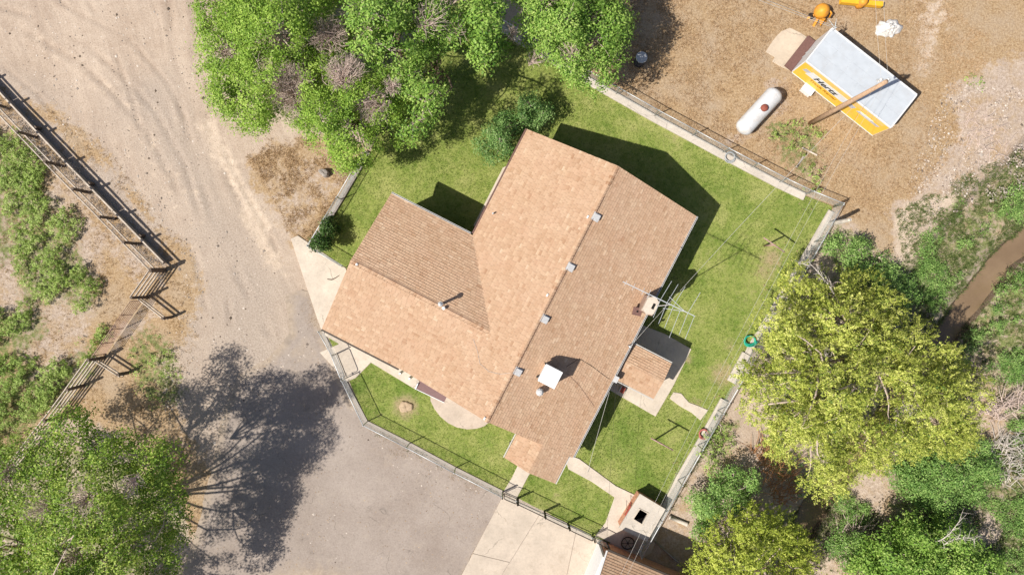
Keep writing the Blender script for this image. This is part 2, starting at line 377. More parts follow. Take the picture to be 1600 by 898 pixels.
M['stump'] = wood('cut_stump', (0.44, 0.33, 0.22)); M['greystone'] = simple('grey_stone', (0.36, 0.33, 0.30), 0.2, 9, 0.9, bump=0.3)
M['redmetal'] = simple('rusty_red_iron', (0.34, 0.07, 0.045), 0.25, 12, 0.7)
M['plywood'] = concrete_mat('tan_pad', (0.56, 0.46, 0.35))
def water_mat():
    t = NT('creek_water'); col = t.ramp(t.noise(0.5, 5, 0.6), [(0.35, (0.185, 0.125, 0.075)), (0.7, (0.245, 0.17, 0.105))])
    t.bump(t.noise(5, 4, 0.6), 0.12, 0.03); return t.done(col, 0.16, 0.5)
M['water'] = water_mat()
M['leaf_elm'] = leaf_mat('elm_leaf', (0.08, 0.17, 0.02), (0.255, 0.41, 0.052), (0.49, 0.61, 0.14))
M['leaf_maple'] = leaf_mat('maple_leaf', (0.06, 0.145, 0.024), (0.235, 0.40, 0.062), (0.51, 0.63, 0.18))
M['leaf_cotton'] = leaf_mat('cottonwood_leaf', (0.055, 0.125, 0.016), (0.22, 0.35, 0.042), (0.55, 0.62, 0.15))
M['leaf_gold'] = leaf_mat('golden_leaf', (0.09, 0.17, 0.028), (0.47, 0.52, 0.085), (0.80, 0.79, 0.26), 0.24)
M['leaf_gold2'] = leaf_mat('golden_green_leaf', (0.12, 0.18, 0.024), (0.43, 0.50, 0.065), (0.72, 0.74, 0.19), 0.26)
M['leaf_bush'] = leaf_mat('bush_leaf', (0.045, 0.12, 0.026), (0.16, 0.30, 0.075), (0.40, 0.53, 0.21))
M['leaf_glossy'] = leaf_mat('shrub_leaf', (0.018, 0.05, 0.010), (0.06, 0.13, 0.022), (0.24, 0.30, 0.13))
M['leaf_willow'] = leaf_mat('willow_leaf', (0.055, 0.13, 0.03), (0.225, 0.39, 0.09), (0.47, 0.60, 0.21))
M['leaf_weed'] = leaf_mat('weed_leaf', (0.14, 0.23, 0.045), (0.38, 0.51, 0.12), (0.62, 0.70, 0.28))
M['grass'] = leaf_mat('lawn_blade', (0.07, 0.12, 0.015), (0.19, 0.265, 0.05), (0.43, 0.44, 0.18), 0.3)
M['drygrass'] = leaf_mat('dry_blade', (0.28, 0.17, 0.09), (0.47, 0.31, 0.18), (0.70, 0.54, 0.37), 0.3)
M['bankgrass'] = leaf_mat('bank_blade', (0.045, 0.085, 0.018), (0.12, 0.18, 0.045), (0.30, 0.30, 0.13), 0.3)

# ------------------------------------------------------------------ terrain
CREEK = gp([(1900, 60), (1720, 250), (1610, 368), (1571, 402), (1537, 445), (1474, 526), (1440, 570), (1380, 660), (1310, 740), (1258, 815), (1232, 900), (1200, 1080), (1150, 1300)], -1.2)
def terrain_z(x, y):
    d, s, a = pdist(x, y, CREEK)
    d = d + (fbm(x, y, 1.6, 2) - 0.5) * 0.4
    left = s < 0
    z = np.where(left,
                 np.interp(d, [0, 0.42, 0.7, 1.3, 3.6, 4.05, 4.7, 6], [-1.8, -1.65, -1.2, -0.85, -0.62, -0.5, -0.06, 0]),
                 np.interp(d, [0, 0.42, 0.75, 1.5, 3.0, 4.2, 6], [-1.8, -1.65, -1.15, -0.8, -0.45, -0.12, 0]))
    rough = 0.05 * (fbm(x, y, 0.9, 4) - 0.5) * sstep(0.0, 0.05, -z + 0.001)
    yard = sdist(x, y, YARD)
    return z + rough + 0.05 * (fbm(x, y, 2.3, 1) - 0.5) * sstep(0.4, 2.0, -yard)

YARD = gp([(490, 370), (600, 120), (760, 10), (910, 112), (1310, 322), (1000, 905), (700, 960), (300, 960), (300, 560), (440, 450)])
LAWN = gp([(576, 246), (616, 150), (660, 40), (720, 0), (780, 44), (905, 119), (960, 151), (1130, 244), (1215, 290), (1301, 323), (1180, 540), (1062, 755), (1000, 866), (946, 847), (790, 768), (574, 657), (541, 585), (512, 524), (520, 470), (542, 418), (489, 388)])

def build_ground():
    def axis(a, b, st):
        c = list(np.arange(a, b + 1e-6, st)); s = st; lo = []; x = a
        while x > -420: s *= 1.45; x -= s; lo.append(x)
        s = st; hi = []; x = c[-1]
        while x < 420: s *= 1.45; x += s; hi.append(x)
        return np.array(lo[::-1] + c + hi)
    gx = axis(-33, 33, 0.125); gy = axis(-19.5, 19.5, 0.125)
    X, Y = np.meshgrid(gx, gy); x = X.ravel(); y = Y.ravel(); z = terrain_z(x, y)
    nx, ny = len(gx), len(gy); i = np.arange(nx * ny).reshape(ny, nx)
    f = np.stack([i[:-1, :-1], i[:-1, 1:], i[1:, 1:], i[1:, :-1]], -1).reshape(-1, 4)
    def pm(poly, soft, warp=0.8, seed=0):
        d = sdist(x, y, gp(poly)) + (fbm(x, y, 1.9, seed) - 0.5) * warp * 2
        soft = soft * 2.2; return sstep(-soft, soft, d)
    A = {k: np.zeros(len(x)) for k in ('dry', 'straw', 'green', 'gravel', 'pale', 'mud')}
    def put(k, poly, soft=0.5, amt=1.0, warp=0.8): A[k] = np.maximum(A[k], amt * pm(poly, soft, warp, len(poly)))
    # dry grass lot, upper right
    put('dry', [(905, 118), (880, 60), (960, -60), (1480, -80), (1900, -80), (1900, 60), (1560, 90), (1490, 150), (1500, 230), (1440, 300), (1390, 330), (1400, 400), (1300, 330), (1130, 240)], 0.5)
    put('dry', [(385, 245), (420, 215), (500, 215), (575, 235), (572, 260), (520, 345), (492, 390), (452, 384), (440, 330), (400, 300)], 0.4)
    put('straw', [(385, 245), (500, 225), (560, 250), (492, 390), (440, 400), (400, 300)], 0.9, 0.58)
    put('dry', [(300, 270), (200, 140), (100, -90), (700, -200), (760, 20), (600, 170), (560, 240), (400, 240), (350, 190)], 0.8, 0.0)
    put('dry', [(40, 150), (90, 165), (150, 215), (215, 300), (300, 395), (315, 450), (295, 540), (250, 560), (262, 640), (290, 680), (330, 740), (350, 800), (300, 850), (200, 680), (120, 640), (160, 560), (240, 470), (265, 410), (160, 260), (40, 175)], 0.5, 0.9)
    put('dry', [(-300, -100), (-40, 80), (30, 190), (100, 260), (200, 350), (262, 418), (228, 470), (160, 560), (110, 640), (40, 700), (-40, 800), (-60, 1000), (-500, 1000)], 0.4)
    put('straw', [(-80, 130), (0, 170), (60, 240), (120, 300), (190, 370), (240, 420), (215, 440), (170, 390), (150, 520), (120, 600), (40, 640), (-60, 300)], 0.5, 0.72)
    put('straw', [(1490, 140), (1560, 110), (1900, 100), (1900, 330), (1600, 345), (1520, 330), (1440, 345), (1400, 330), (1470, 270), (1500, 220)], 0.5)
    put('straw', [(1050, 745), (1120, 650), (1160, 660), (1230, 780), (1180, 800), (1100, 900), (1030, 960), (1000, 890)], 0.4, 0.9)
    put('straw', [(1430, 640), (1560, 590), (1700, 560), (1700, 760), (1560, 800), (1380, 900), (1280, 940), (1340, 800)], 0.5, 0.85)
    put('straw', [(1040, 120), (1090, 60), (1150, 40), (1190, 110), (1130, 150)], 0.8, 0.25)
    put('straw', [(1195, 120), (1240, 125), (1235, 170), (1160, 230), (1120, 225), (1180, 190)], 0.3, 0.8, 0.3)
    put('pale', [(1395, 345), (1420, 318), (1490, 300), (1500, 325), (1430, 345), (1425, 380), (1436, 410), (1418, 430), (1400, 400)], 0.25, 1.0, 0.3)
    put('pale', [(1440, 0), (1480, -30), (1490, 20), (1470, 90), (1440, 130), (1430, 80)], 0.5, 0.6)
    put('pale', [(330, 170), (360, 230), (400, 300), (440, 390), (460, 440), (430, 440), (360, 300), (310, 200)], 0.3, 0.7, 0.5)
    put('pale', [(0, 0), (140, 40), (330, 290), (330, 560), (300, 560), (270, 360), (120, 150), (-60, 40)], 0.8, 0.35)
    put('gravel', [(180, 150), (250, 120), (330, 260), (400, 360), (455, 460), (470, 600), (300, 700), (320, 540), (330, 420)], 0.9, 0.85)
    put('gravel', [(-60, 60), (60, 130), (200, 280), (310, 400), (330, 620), (280, 640), (255, 430), (120, 250), (-60, 130)], 0.5, 0.7)
    # green weeds
    put('straw', [(1430, 330), (1600, 200), (1700, 200), (1700, 640), (1560, 640), (1480, 560), (1560, 420), (1450, 470)], 0.8, 0.7)
    for g in ([(-80, 190), (20, 200), (70, 260), (90, 330), (120, 360), (150, 430), (150, 490), (100, 470), (40, 500), (20, 420), (-80, 420)],
              [(-80, 470), (60, 480), (90, 520), (40, 560), (70, 580), (160, 520), (150, 590), (90, 650), (10, 710), (-80, 720)],
              [(205, 510), (245, 500), (275, 560), (290, 620), (240, 640), (205, 600)],
              [(1190, 190), (1280, 190), (1290, 250), (1250, 300), (1200, 220)],
              [(1255, 255), (1285, 262), (1290, 300), (1262, 296)],
              [(1090, 690), (1120, 650), (1150, 660), (1140, 720), (1100, 730)],
              [(1510, 330), (1590, 250), (1700, 200), (1700, 330), (1600, 350), (1540, 440), (1480, 470), (1430, 470), (1430, 430), (1450, 360), (1500, 300), (1520, 270)],
              [(1560, 440), (1620, 400), (1700, 380), (1700, 580), (1600, 600), (1540, 560), (1500, 590), (1470, 620)],
              [(1290, 350), (1400, 390), (1480, 470), (1440, 560), (1300, 500)], [(1180, 520), (1260, 420), (1400, 460), (1500, 560), (1480, 680), (1300, 740), (1190, 640)], [(320, -60), (560, -60), (700, -60), (640, 130), (560, 210), (420, 180), (340, 100)], [(-60, 700), (120, 690), (250, 720), (290, 820), (270, 960), (-60, 980)],
              [(1380, 720), (1600, 660), (1700, 640), (1700, 960), (1540, 880), (1560, 810), (1400, 830)],
              [(1210, 820), (1300, 760), (1340, 800), (1290, 880), (1200, 960)]):
        put('green', g, 0.35, 0.55, 0.6)
    dc, sc, al = pdist(x, y, CREEK)
    A['mud'] = sstep(0.95, 0.7, dc); A['green'] = np.maximum(A['green'], 0.45 * sstep(3.4, 1.6, dc) * sstep(-7.5, -3, y) * (x > 15))
    tr_ = np.zeros(len(x)); dz_ = np.zeros(len(x))
    for k, (ln, w) in enumerate((([(-40, 0), (60, 30), (140, 75), (190, 118), (240, 170), (290, 260), (320, 360), (345, 470)], .16), ([(-40, 22), (50, 55), (130, 102), (175, 145), (225, 200), (270, 280), (300, 380), (322, 480)], .16),
                             ([(120, -30), (170, 60), (205, 150), (230, 240)], .13), ([(262, -30), (268, 60), (280, 150), (300, 240), (330, 330), (372, 430), (420, 520)], .2), ([(300, -30), (304, 70), (316, 160), (340, 240), (376, 320), (420, 400)], .18), ([(318, 120), (336, 200), (372, 280), (412, 350), (448, 420)], .12),
                             ([(60, -20), (120, 20), (200, 60), (262, 130), (296, 200)], .12), ([(0, 100), (60, 150), (130, 225), (190, 300), (240, 370)], .12), ([(356, 470), (366, 540), (380, 600)], .15))):
        dd, _, aa = pdist(x, y, gp(ln)); brk = sstep(.35, .6, fbm(aa + 31 * k, aa * 0 + k, 2.2, k)); g_ = np.exp(-(dd / w) ** 2) * brk; e_ = np.exp(-((dd - 2.0 * w) / w) ** 2) * brk
        tr_ = np.maximum(tr_, g_); dz_ = dz_ - .03 * g_ + .02 * e_
    A['track'] = tr_; z = z + dz_
    road = gp([(150, -500), (215, -60), (262, 120), (318, 300), (372, 440), (430, 560), (520, 700), (640, 830), (760, 960), (900, 1200)])
    d, s, a = pdist(x, y, road); d = d * s + (fbm(x, y, 4, 3) - 0.5) * 1.2
    A['road_uv'] = np.stack([d, a, np.zeros_like(d)], -1)
    o = np_mesh('ground', np.stack([x, y, z], -1), f, M['ground'], attrs=A, smooth=True); tag(o, kind='structure')
    o['label'] = 'bare dirt, gravel and dry grass ground around the yard'
build_ground()

def sheet(name, poly, z, mat, step, label, attrs_fn=None, wob=0.0):
    """flat sheet inside a polygon (metres); rim vertices snapped to the outline"""
    xs = [p[0] for p in poly]; ys = [p[1] for p in poly]
    gx = np.arange(min(xs) - step, max(xs) + step * 2, step); gy = np.arange(min(ys) - step, max(ys) + step * 2, step)
    X, Y = np.meshgrid(gx, gy); x = X.ravel().copy(); y = Y.ravel().copy(); nx, ny = len(gx), len(gy)
    i = np.arange(nx * ny).reshape(ny, nx); f = np.stack([i[:-1, :-1], i[:-1, 1:], i[1:, 1:], i[1:, :-1]], -1).reshape(-1, 4)
    d = sdist(x, y, poly); fc = sdist(x[f].mean(1), y[f].mean(1), poly); f = f[fc > 0]
    use = np.zeros(len(x), int); np.add.at(use, f.ravel(), 1); rim = (use > 0) & (use < 4)
    px = x[rim]; py = y[rim]; bx = px.copy(); by = py.copy(); bd = np.full(len(px), 1e9); n = len(poly)
    for k in range(n):
        x0, y0 = poly[k]; x1, y1 = poly[(k + 1) % n]; L = (x1 - x0) ** 2 + (y1 - y0) ** 2
        t = np.clip(((px - x0) * (x1 - x0) + (py - y0) * (y1 - y0)) / L, 0, 1); qx = x0 + t * (x1 - x0); qy = y0 + t * (y1 - y0)
        dd = np.hypot(px - qx, py - qy); m = dd < bd; bx[m] = qx[m]; by[m] = qy[m]; bd[m] = dd[m]
    if wob:
        w = (fbm(bx, by, 0.8, 3) - 0.5) * 2 * wob; w2 = (fbm(bx + 50, by, 0.8, 5) - 0.5) * 2 * wob; bx = bx + w; by = by + w2
    x[rim] = bx; y[rim] = by
    keep = use > 0; idx = np.cumsum(keep) - 1; f = idx[f]; x = x[keep]; y = y[keep]
    at = attrs_fn(x, y) if attrs_fn else None
    zz = np.full(len(x), z) + (terrain_z(x, y) if name == 'creek' else 0)
    o = np_mesh(name, np.stack([x, y, zz], -1), f, mat, attrs=at, smooth=True); tag(o, label, kind='structure'); return o

def lawn_attrs(x, y):
    bare = np.zeros(len(x)); lush = np.zeros(len(x))
    for px, py, r, a in ((1205, 405, 26, .8), (1195, 425, 22, .7), (1140, 540, 22, .55), (1128, 585, 30, .75), (1085, 632, 22, .6), (1050, 690, 20, .4), (1110, 660, 25, .5), (634, 634, 26, .95), (868, 775, 16, .5), (850, 800, 22, .35),
                         (1000, 190, 40, .35), (1050, 215, 40, .42), (960, 165, 30, .3), (660, 640, 20, .4), (720, 690, 40, .35), (590, 290, 40, .25), (560, 390, 40, .3), (1120, 400, 60, .4), (1085, 500, 40, .42), (1170, 460, 45, .45), (930, 790, 45, .35), (760, 700, 40, .35), (640, 300, 50, .3), (735, 675, 30, .3), (590, 650, 20, .45), (620, 600, 18, .3), (1010, 700, 18, .4), (1150, 610, 25, .5), (1075, 560, 12, .8)):
        c = P(px, py); bare = np.maximum(bare, a * np.exp(-((x - c.x) ** 2 + (y - c.y) ** 2) / (r / 27.5) ** 2))
    for px, py, r, a in ((640, 590, 45, .8), (560, 600, 30, .8), (760, 690, 30, .6), (1010, 250, 60, .5), (1150, 270, 40, .5), (1240, 380, 40, .5), (980, 690, 50, .7), (1000, 745, 40, .7), (930, 800, 40, .3), (1200, 480, 40, .4), (700, 260, 60, .4), (640, 240, 40, .4), (1090, 560, 30, .6), (800, 760, 30, .4)):
        c = P(px, py); lush = np.maximum(lush, a * np.exp(-((x - c.x) ** 2 + (y - c.y) ** 2) / (r / 27.5) ** 2))
    return {'bare': bare, 'lush': lush}
sheet('lawn', LAWN, 0.030, M['lawn'], 0.16, 'green mown lawn around the house', lawn_attrs, 0.07)

ASPH = gp([(447, 462), (470, 452), (492, 452), (500, 500), (516, 548), (544, 610), (573, 661), (680, 716), (790, 770), (744, 852), (690, 960), (560, 1000), (250, 1000), (300, 850), (330, 740), (350, 640), (372, 585), (420, 560), (452, 520)])
def asph_attrs(x, y):
    d = sdist(x, y, ASPH); a = 0.75 * sstep(1.1, 0.0, d)
    c = P(480, 960); a = np.maximum(a, 0.95 * np.exp(-(((x - c.x) / 3.8) ** 2 + ((y - c.y) / 3.1) ** 4)))
    for px, py, r, q in ((640, 700, 30, .6), (600, 690, 40, .5), (720, 745, 30, .45), (470, 560, 40, .5), (480, 540, 20, .5), (610, 715, 25, .5)):
        c = P(px, py); a = np.maximum(a, q * np.exp(-((x - c.x) ** 2 + (y - c.y) ** 2) / (r / 27.5) ** 2))
    e = pdist(x, y, gp([(573, 661), (790, 770), (690, 960)]))[0]; a = np.where(e < 1.0, a * 0.55, a)
    return {'dust': a}
sheet('asphalt_yard', ASPH, 0.034, M['asphalt'], 0.16, 'weathered asphalt yard below the house', asph_attrs, 0.12)

def creek():
    n = 60; v = []; f = []
    pts = [Vector((a, b, -1.32)) for a, b in CREEK]; seg = [(pts[i + 1] - pts[i]).length for i in range(len(pts) - 1)]
    tot = sum(seg); k = 0
    for i in range(n + 1):
        s = tot * i / n; j = 0
        while j < len(seg) - 1 and s > seg[j]: s -= seg[j]; j += 1
        p = pts[j].lerp(pts[j + 1], min(1, s / seg[j])); d = (pts[j + 1] - pts[j]).normalized(); nn = Vector((-d.y, d.x, 0))
        v += [p - nn * 1.6, p + nn * 1.6]
        if i: f.append((2 * i - 2, 2 * i - 1, 2 * i + 1, 2 * i))
    o = MB().add(v, f).build('creek', M['water']); tag(o, 'muddy brown creek water running through the ditch', kind='structure')
creek()

# paved slabs ------------------------------------------------------
def slab(name, poly_px, label, mat='concrete', z=0.075, pieces=None):
    o = MB().prism(gp(poly_px), -0.05, z).build(name, M[mat]); tag(o, label, kind='structure')
    bv = o.modifiers.new('edge', 'BEVEL'); bv.width = 0.012; bv.segments = 1; bv.limit_method = 'ANGLE'
    return o
slab('concrete_apron', [(455, 373), (466, 368), (541, 419), (545, 440), (520, 505), (505, 522), (497, 500)], 'pale triangular concrete apron beyond the wing gable')
slab('wing_walk', [(505, 522), (520, 512), (640, 578), (664, 604), (648, 607), (580, 566), (556, 590), (542, 596), (500, 550), (530, 537)], 'concrete walk along the lower eave of the wing')
slab('back_strip', [(608, 312), (616, 303), (640, 316), (760, 385), (740, 400), (700, 370)], 'narrow concrete strip behind the wing')
slab('mow_strip', [(796, 258), (786, 262), (740, 352), (752, 372), (762, 360)], 'concrete strip along the upper left eave')
arc = [(672, 618)]
for k in range(1, 12):
    t = k / 12; a = math.radians(190 - 160 * t); arc.append((719 + 49 * math.cos(math.radians(205 - 187 * t)), 630 - 41 * math.sin(math.radians(205 - 187 * t)) * -1 - 8))
HALF = [(672, 612), (673, 626), (679, 638), (688, 650), (700, 660), (714, 667), (730, 670), (745, 669), (757, 665), (766, 658), (760, 640), (700, 606)]
slab('half_round_patio', HALF, 'half round pebbly patio by the front door', 'aggregate')
slab('gate_walk', [(812, 720), (836, 728), (826, 742), (806, 780), (786, 768), (800, 745)], 'short concrete walk from the front porch to the gate')
slab('side_walk', [(880, 706), (905, 716), (935, 738), (962, 758), (1000, 776), (985, 812), (968, 852), (930, 836), (946, 815), (960, 776), (925, 752), (888, 732)], 'concrete side walk bending to the brick cistern', z=0.085)
slab('back_patio', [(984, 500), (1040, 522), (1080, 545), (1052, 602), (1024, 650), (944, 604), (950, 590)], 'concrete patio under the back porch')
slab('stepping_path', [(1052, 612), (1064, 614), (1076, 628), (1092, 634), (1106, 640), (1094, 656), (1080, 644), (1062, 634), (1046, 622)], 'narrow concrete path from the back patio')
slab('cistern_patio', [(952, 848), (968, 834), (985, 812), (1040, 800), (1018, 862), (1000, 874), (985, 862)], 'shaded paving between the cistern and the garage', 'aggregate')
slab('trailer_pad', [(1196, 82), (1203, 70), (1212, 58), (1220, 50), (1234, 44), (1250, 52), (1272, 66), (1254, 92), (1237, 112), (1222, 106), (1206, 97), (1210, 90)], 'pale ragged pad at the trailer doors', 'plywood', 0.06)
# the driveway: separate slabs with open joints
def drive():
    r = MB().prism(gp([(788, 776), (942, 848), (938, 870), (910, 960), (690, 960)]), -0.06, 0.038).build('concrete_driveway', M['mortar']); tag(r, 'concrete driveway of large slabs below the fence', kind='structure')
    L = lambda a, b, t: (a[0] + (b[0] - a[0]) * t, a[1] + (b[1] - a[1]) * t)
    A0, A1 = (786, 773), (688, 960); B0, B1 = (845, 800), (745, 960); C0, C1 = (901, 826), (873, 960); D0, D1 = (943, 846), (912, 960)
    g = 0.008
    def q(a0, a1, b0, b1, t0, t1):
        return [L(L(a0, a1, t0), L(b0, b1, t0), g), L(L(a0, a1, t0), L(b0, b1, t0), 1 - g), L(L(a0, a1, t1), L(b0, b1, t1), 1 - g), L(L(a0, a1, t1), L(b0, b1, t1), g)]
    for a0, a1, b0, b1 in ((A0, A1, B0, B1), (B0, B1, C0, C1), (C0, C1, D0, D1)):
        for t0, t1 in (((0, 0.48), (0.484, 1)) if a0 is A0 else ((0, 1),)):
            o = MB().prism(gp(q(a0, a1, b0, b1, t0, t1)), -0.05, 0.07 + rnd.uniform(-0.004, 0.004)).build('slab', M['concrete_drive'], r)
            bv = o.modifiers.new('edge', 'BEVEL'); bv.width = 0.012; bv.segments = 1
drive()
def kerb(name, pts, w, h, label, mat='concrete_grey', z0=-0.05):
    p = [P(a, b) for a, b in pts]; mb = MB(); L = []; Rr = []
    for i, q in enumerate(p):
        d = (p[min(i + 1, len(p) - 1)] - p[max(i - 1, 0)]).normalized(); n = Vector((-d.y, d.x, 0)) * w / 2
        L.append((q + n)[:2]); Rr.append((q - n)[:2])
    mb.prism(L + Rr[::-1], z0, h); o = mb.build(name, M[mat]); tag(o, label, kind='structure')
    bv = o.modifiers.new('edge', 'BEVEL'); bv.width = 0.02; bv.segments = 2; bv.limit_method = 'ANGLE'
kerb('kerb_back', [(780, 45), (845, 84), (908, 121), (962, 152), (1022, 186), (1080, 217), (1128, 243), (1172, 266), (1216, 289), (1256, 308)], 0.42, 0.17, 'concrete kerb under the upper right chain link fence')
kerb('kerb_right', [(1298, 330), (1240, 430), (1178, 532), (1150, 585)], 0.36, 0.12, 'weedy concrete kerb under the right chain link fence')
kerb('kerb_right_low', [(1131, 624), (1100, 680), (1062, 745), (1042, 786), (1010, 846)], 0.46, 0.16, 'concrete kerb below the red hose')
kerb('kerb_right_mid', [(1165, 552), (1141, 596)], 0.5, 0.2, 'concrete kerb piece under the green hose')
kerb('kerb_front', [(505, 520), (540, 596), (573, 658), (640, 692), (712, 731), (786, 768)], 0.17, 0.08, 'low concrete kerb along the front fence', 'oldkerb')
kerb('kerb_left', [(576, 238), (534, 310), (487, 388)], 0.30, 0.17, 'weathered grey kerb board under the left fence', 'guard')

# ------------------------------------------------------------------ the house
U = Vector((-0.457, -0.8895, 0)).normalized(); V = Vector((-U.y, U.x, 0)); V = Vector((0.8895, -0.457, 0)).normalized()
PK = P(965, 260, 5.15); PK.z = 0
HR, HE, HV, HW = 5.05, 3.02, 4.98, 4.28      # ridge, eave, half width, wing ridge
US = 14.15; WU0, WU1 = 6.2, 14.15; WM = (WU0 + WU1) / 2; WV = -9.78
def hp(u, v, z): q = PK + U * u + V * v; return Vector((q.x, q.y, z))
KM = (HR - HE) / HV; KW = (HW - HE) / (WM - WU0)
VW = -(HR - HW) / KM            # where the wing ridge meets the main slope
def eslope(px, py):              # pixel -> point on the east slope
    z = 4
    for _ in range(30):
        q = P(px, py, z); r = q - PK; r.z = 0; z = HR - KM * abs(r.dot(V))
    q.z = z; return q
def clip(poly, cp):
    for i in range(len(cp)):
        a = cp[i]; b = cp[(i + 1) % len(cp)]; out = []
        side = lambda p: (b[0] - a[0]) * (p[1] - a[1]) - (b[1] - a[1]) * (p[0] - a[0])
        for k in range(len(poly)):
            p = poly[k]; q = poly[(k + 1) % len(poly)]; sp, sq = side(p), side(q)
            if sp >= 0: out.append(p)
            if (sp > 0 and sq < 0) or (sp < 0 and sq > 0):
                t = sp / (sp - sq); out.append((p[0] + (q[0] - p[0]) * t, p[1] + (q[1] - p[1]) * t))
        poly = out
        if len(poly) < 3: return []
    return poly
def slope(parent, corners, seed, mat='shingle', row=0.14, tab=0.26, thick=0.14):
    """roof slope: deck slab part with real overlapping shingles as its sub-part. corners: first two are the eave"""
    c = [Vector(p) for p in corners]; O = c[0]; sd = (c[1] - c[0]).normalized(); n = (c[1] - c[0]).cross(c[2] - c[0]).normalized()
    if n.z < 0: n = -n
    td = n.cross(sd)
    if td.z < 0: td = -td
    deck = MB(); k = len(c); dn = Vector((0, 0, -thick))
    top = [p - n * 0.004 for p in c]; bot = [p + dn for p in c]
    deck.add(top + bot, [tuple(range(k)), tuple(range(k, 2 * k))[::-1]] + [(i, (i + 1) % k, k + (i + 1) % k, k + i) for i in range(k)])
    do = deck.build('roof_slope', M['felt'], parent)
    poly = [((p - O).dot(sd), (p - O).dot(td)) for p in c]
    A = sum(poly[i][0] * poly[(i + 1) % k][1] - poly[(i + 1) % k][0] * poly[i][1] for i in range(k))
    if A < 0: poly = poly[::-1]
    s0 = min(p[0] for p in poly); s1 = max(p[0] for p in poly); t1 = max(p[1] for p in poly)
    r = random.Random(seed); mb = MB(); tint = []; t = min(p[1] for p in poly); ri = 0
    while t < t1:
        s = s0 - r.uniform(0, tab); lot = r.random()
        while s < s1:
            w = tab * r.choice((0.6, 0.8, 1, 1, 1.2)); w2 = w - 0.008
            pl = clip([(s, t), (s + w2, t), (s + w2, t + row), (s, t + row)], poly)
            if pl:
                lift = r.uniform(0.018, 0.034)
                vs_ = [O + sd * a + td * b + n * (lift * (1 - (b - t) / row) + 0.003) for a, b in pl]
                fs = [tuple(range(len(pl)))]; b0 = len(vs_)
                for q in range(len(pl)):
                    a_, b_ = pl[q], pl[(q + 1) % len(pl)]
                    if abs(a_[1] - t) < 1e-6 and abs(b_[1] - t) < 1e-6:
                        vs_ += [vs_[q] - n * lift, vs_[(q + 1) % len(pl)] - n * lift]; fs.append((q, b0, b0 + 1, (q + 1) % len(pl)))
                base = len(mb.v); mb.add(vs_, fs)
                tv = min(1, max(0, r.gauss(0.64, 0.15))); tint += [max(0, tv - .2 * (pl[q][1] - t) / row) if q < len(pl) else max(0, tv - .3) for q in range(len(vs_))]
            s += w
        t += row; ri += 1
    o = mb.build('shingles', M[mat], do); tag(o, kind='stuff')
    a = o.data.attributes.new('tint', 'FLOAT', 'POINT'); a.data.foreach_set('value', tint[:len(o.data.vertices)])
    return do
def ridge_caps(parent, a, b, n1, n2, seed, mat='shingle'):
    a, b = Vector(a), Vector(b); L = (b - a).length; d = (b - a) / L; mb = MB(); tint = []; r = random.Random(seed); k = int(L / 0.17)
    for i in range(k):
        p = a + d * (L * i / k); q = a + d * (L * (i + 1) / k + 0.03); z0 = Vector((0, 0, 0.030)); z1 = Vector((0, 0, 0.016))
        mb.add([p + n1 * 0.15 + z0, p + z0 * 1.2, p + n2 * 0.15 + z0, q + n1 * 0.15 + z1, q + z1 * 1.2, q + n2 * 0.15 + z1], [(0, 1, 4, 3), (1, 2, 5, 4), (0, 3, 4, 1)[:3], (2, 1, 4)[:3]])
        tint += [min(1, max(0, r.gauss(0.42, 0.2)))] * 6
    o = mb.build('ridge_cap', M[mat], parent); tag(o, kind='stuff'); at = o.data.attributes.new('tint', 'FLOAT', 'POINT')
    at.data.foreach_set('value', tint[:len(o.data.vertices)])

house = thing('house', hp(7, -2, 0), 'large single storey house with tan shingled gable roofs in an L shape', 'house')
S = 0.14
slope(house, [hp(-0.05, HV, HE), hp(US, HV, HE), hp(US, 0, HR), hp(-0.05, 0, HR)], 1)                    # east slope
slope(house, [hp(-0.05, -HV, HE), hp(US, -HV, HE), hp(US, 0, HR), hp(-0.05, 0, HR)], 2)                  # west slope
slope(house, [hp(WU0, WV, HE), hp(WU0, -HV + 0.05, HE), hp(WM, VW + 0.2, HW + 0.02), hp(WM, WV, HW + 0.02)], 3)      # wing, upper slope
slope(house, [hp(WU1, WV, HE), hp(WU1, -HV + 0.05, HE), hp(WM, VW + 0.2, HW + 0.02), hp(WM, WV, HW + 0.02)], 4)      # wing, lower slope
dnM = Vector((0, 0, -1)) * KM; dnW = Vector((0, 0, -1)) * KW
ridge_caps(house, hp(0, 0, HR), hp(US, 0, HR), (V + dnM), (-V + dnM), 5)
ridge_caps(house, hp(WM, WV, HW + 0.02), hp(WM, VW, HW + 0.02), (U + dnW), (-U + dnW), 6)
# lower front extension: east slope runs on, with a short west slope
e0 = hp(US, HV - 0.2, HE + KM * 0.2); 
q = eslope(850, 692); ve = (q - PK).dot(V); UE = 15.75; vw0 = ve - 1.4
slope(house, [hp(US - 0.02, HV - 0.22, HE + KM * 0.22), hp(UE, HV - 0.22, HE + KM * 0.22), hp(UE, ve, HR - KM * ve), hp(US - 0.02, ve, HR - KM * ve)], 7)
zr = HR - KM * ve
slope(house, [hp(UE, vw0, zr - KM * 1.4), hp(US - 0.25, vw0, zr - KM * 1.4), hp(US - 0.25, ve, zr), hp(UE, ve, zr)], 8)
# back porch roof
PU0, PU1, PV1 = 7.4, 9.5, 7.5; PM = (PU0 + PU1) / 2; ze, zrp = 2.45, 2.68
slope(house, [hp(PU0, 4.6, ze), hp(PU0, PV1, ze), hp(PM, PV1, zrp), hp(PM, 4.6, zrp)], 9, thick=0.1)
slope(house, [hp(PU1, 4.6, ze), hp(PU1, PV1, ze), hp(PM, PV1, zrp), hp(PM, 4.6, zrp)], 10, thick=0.1)
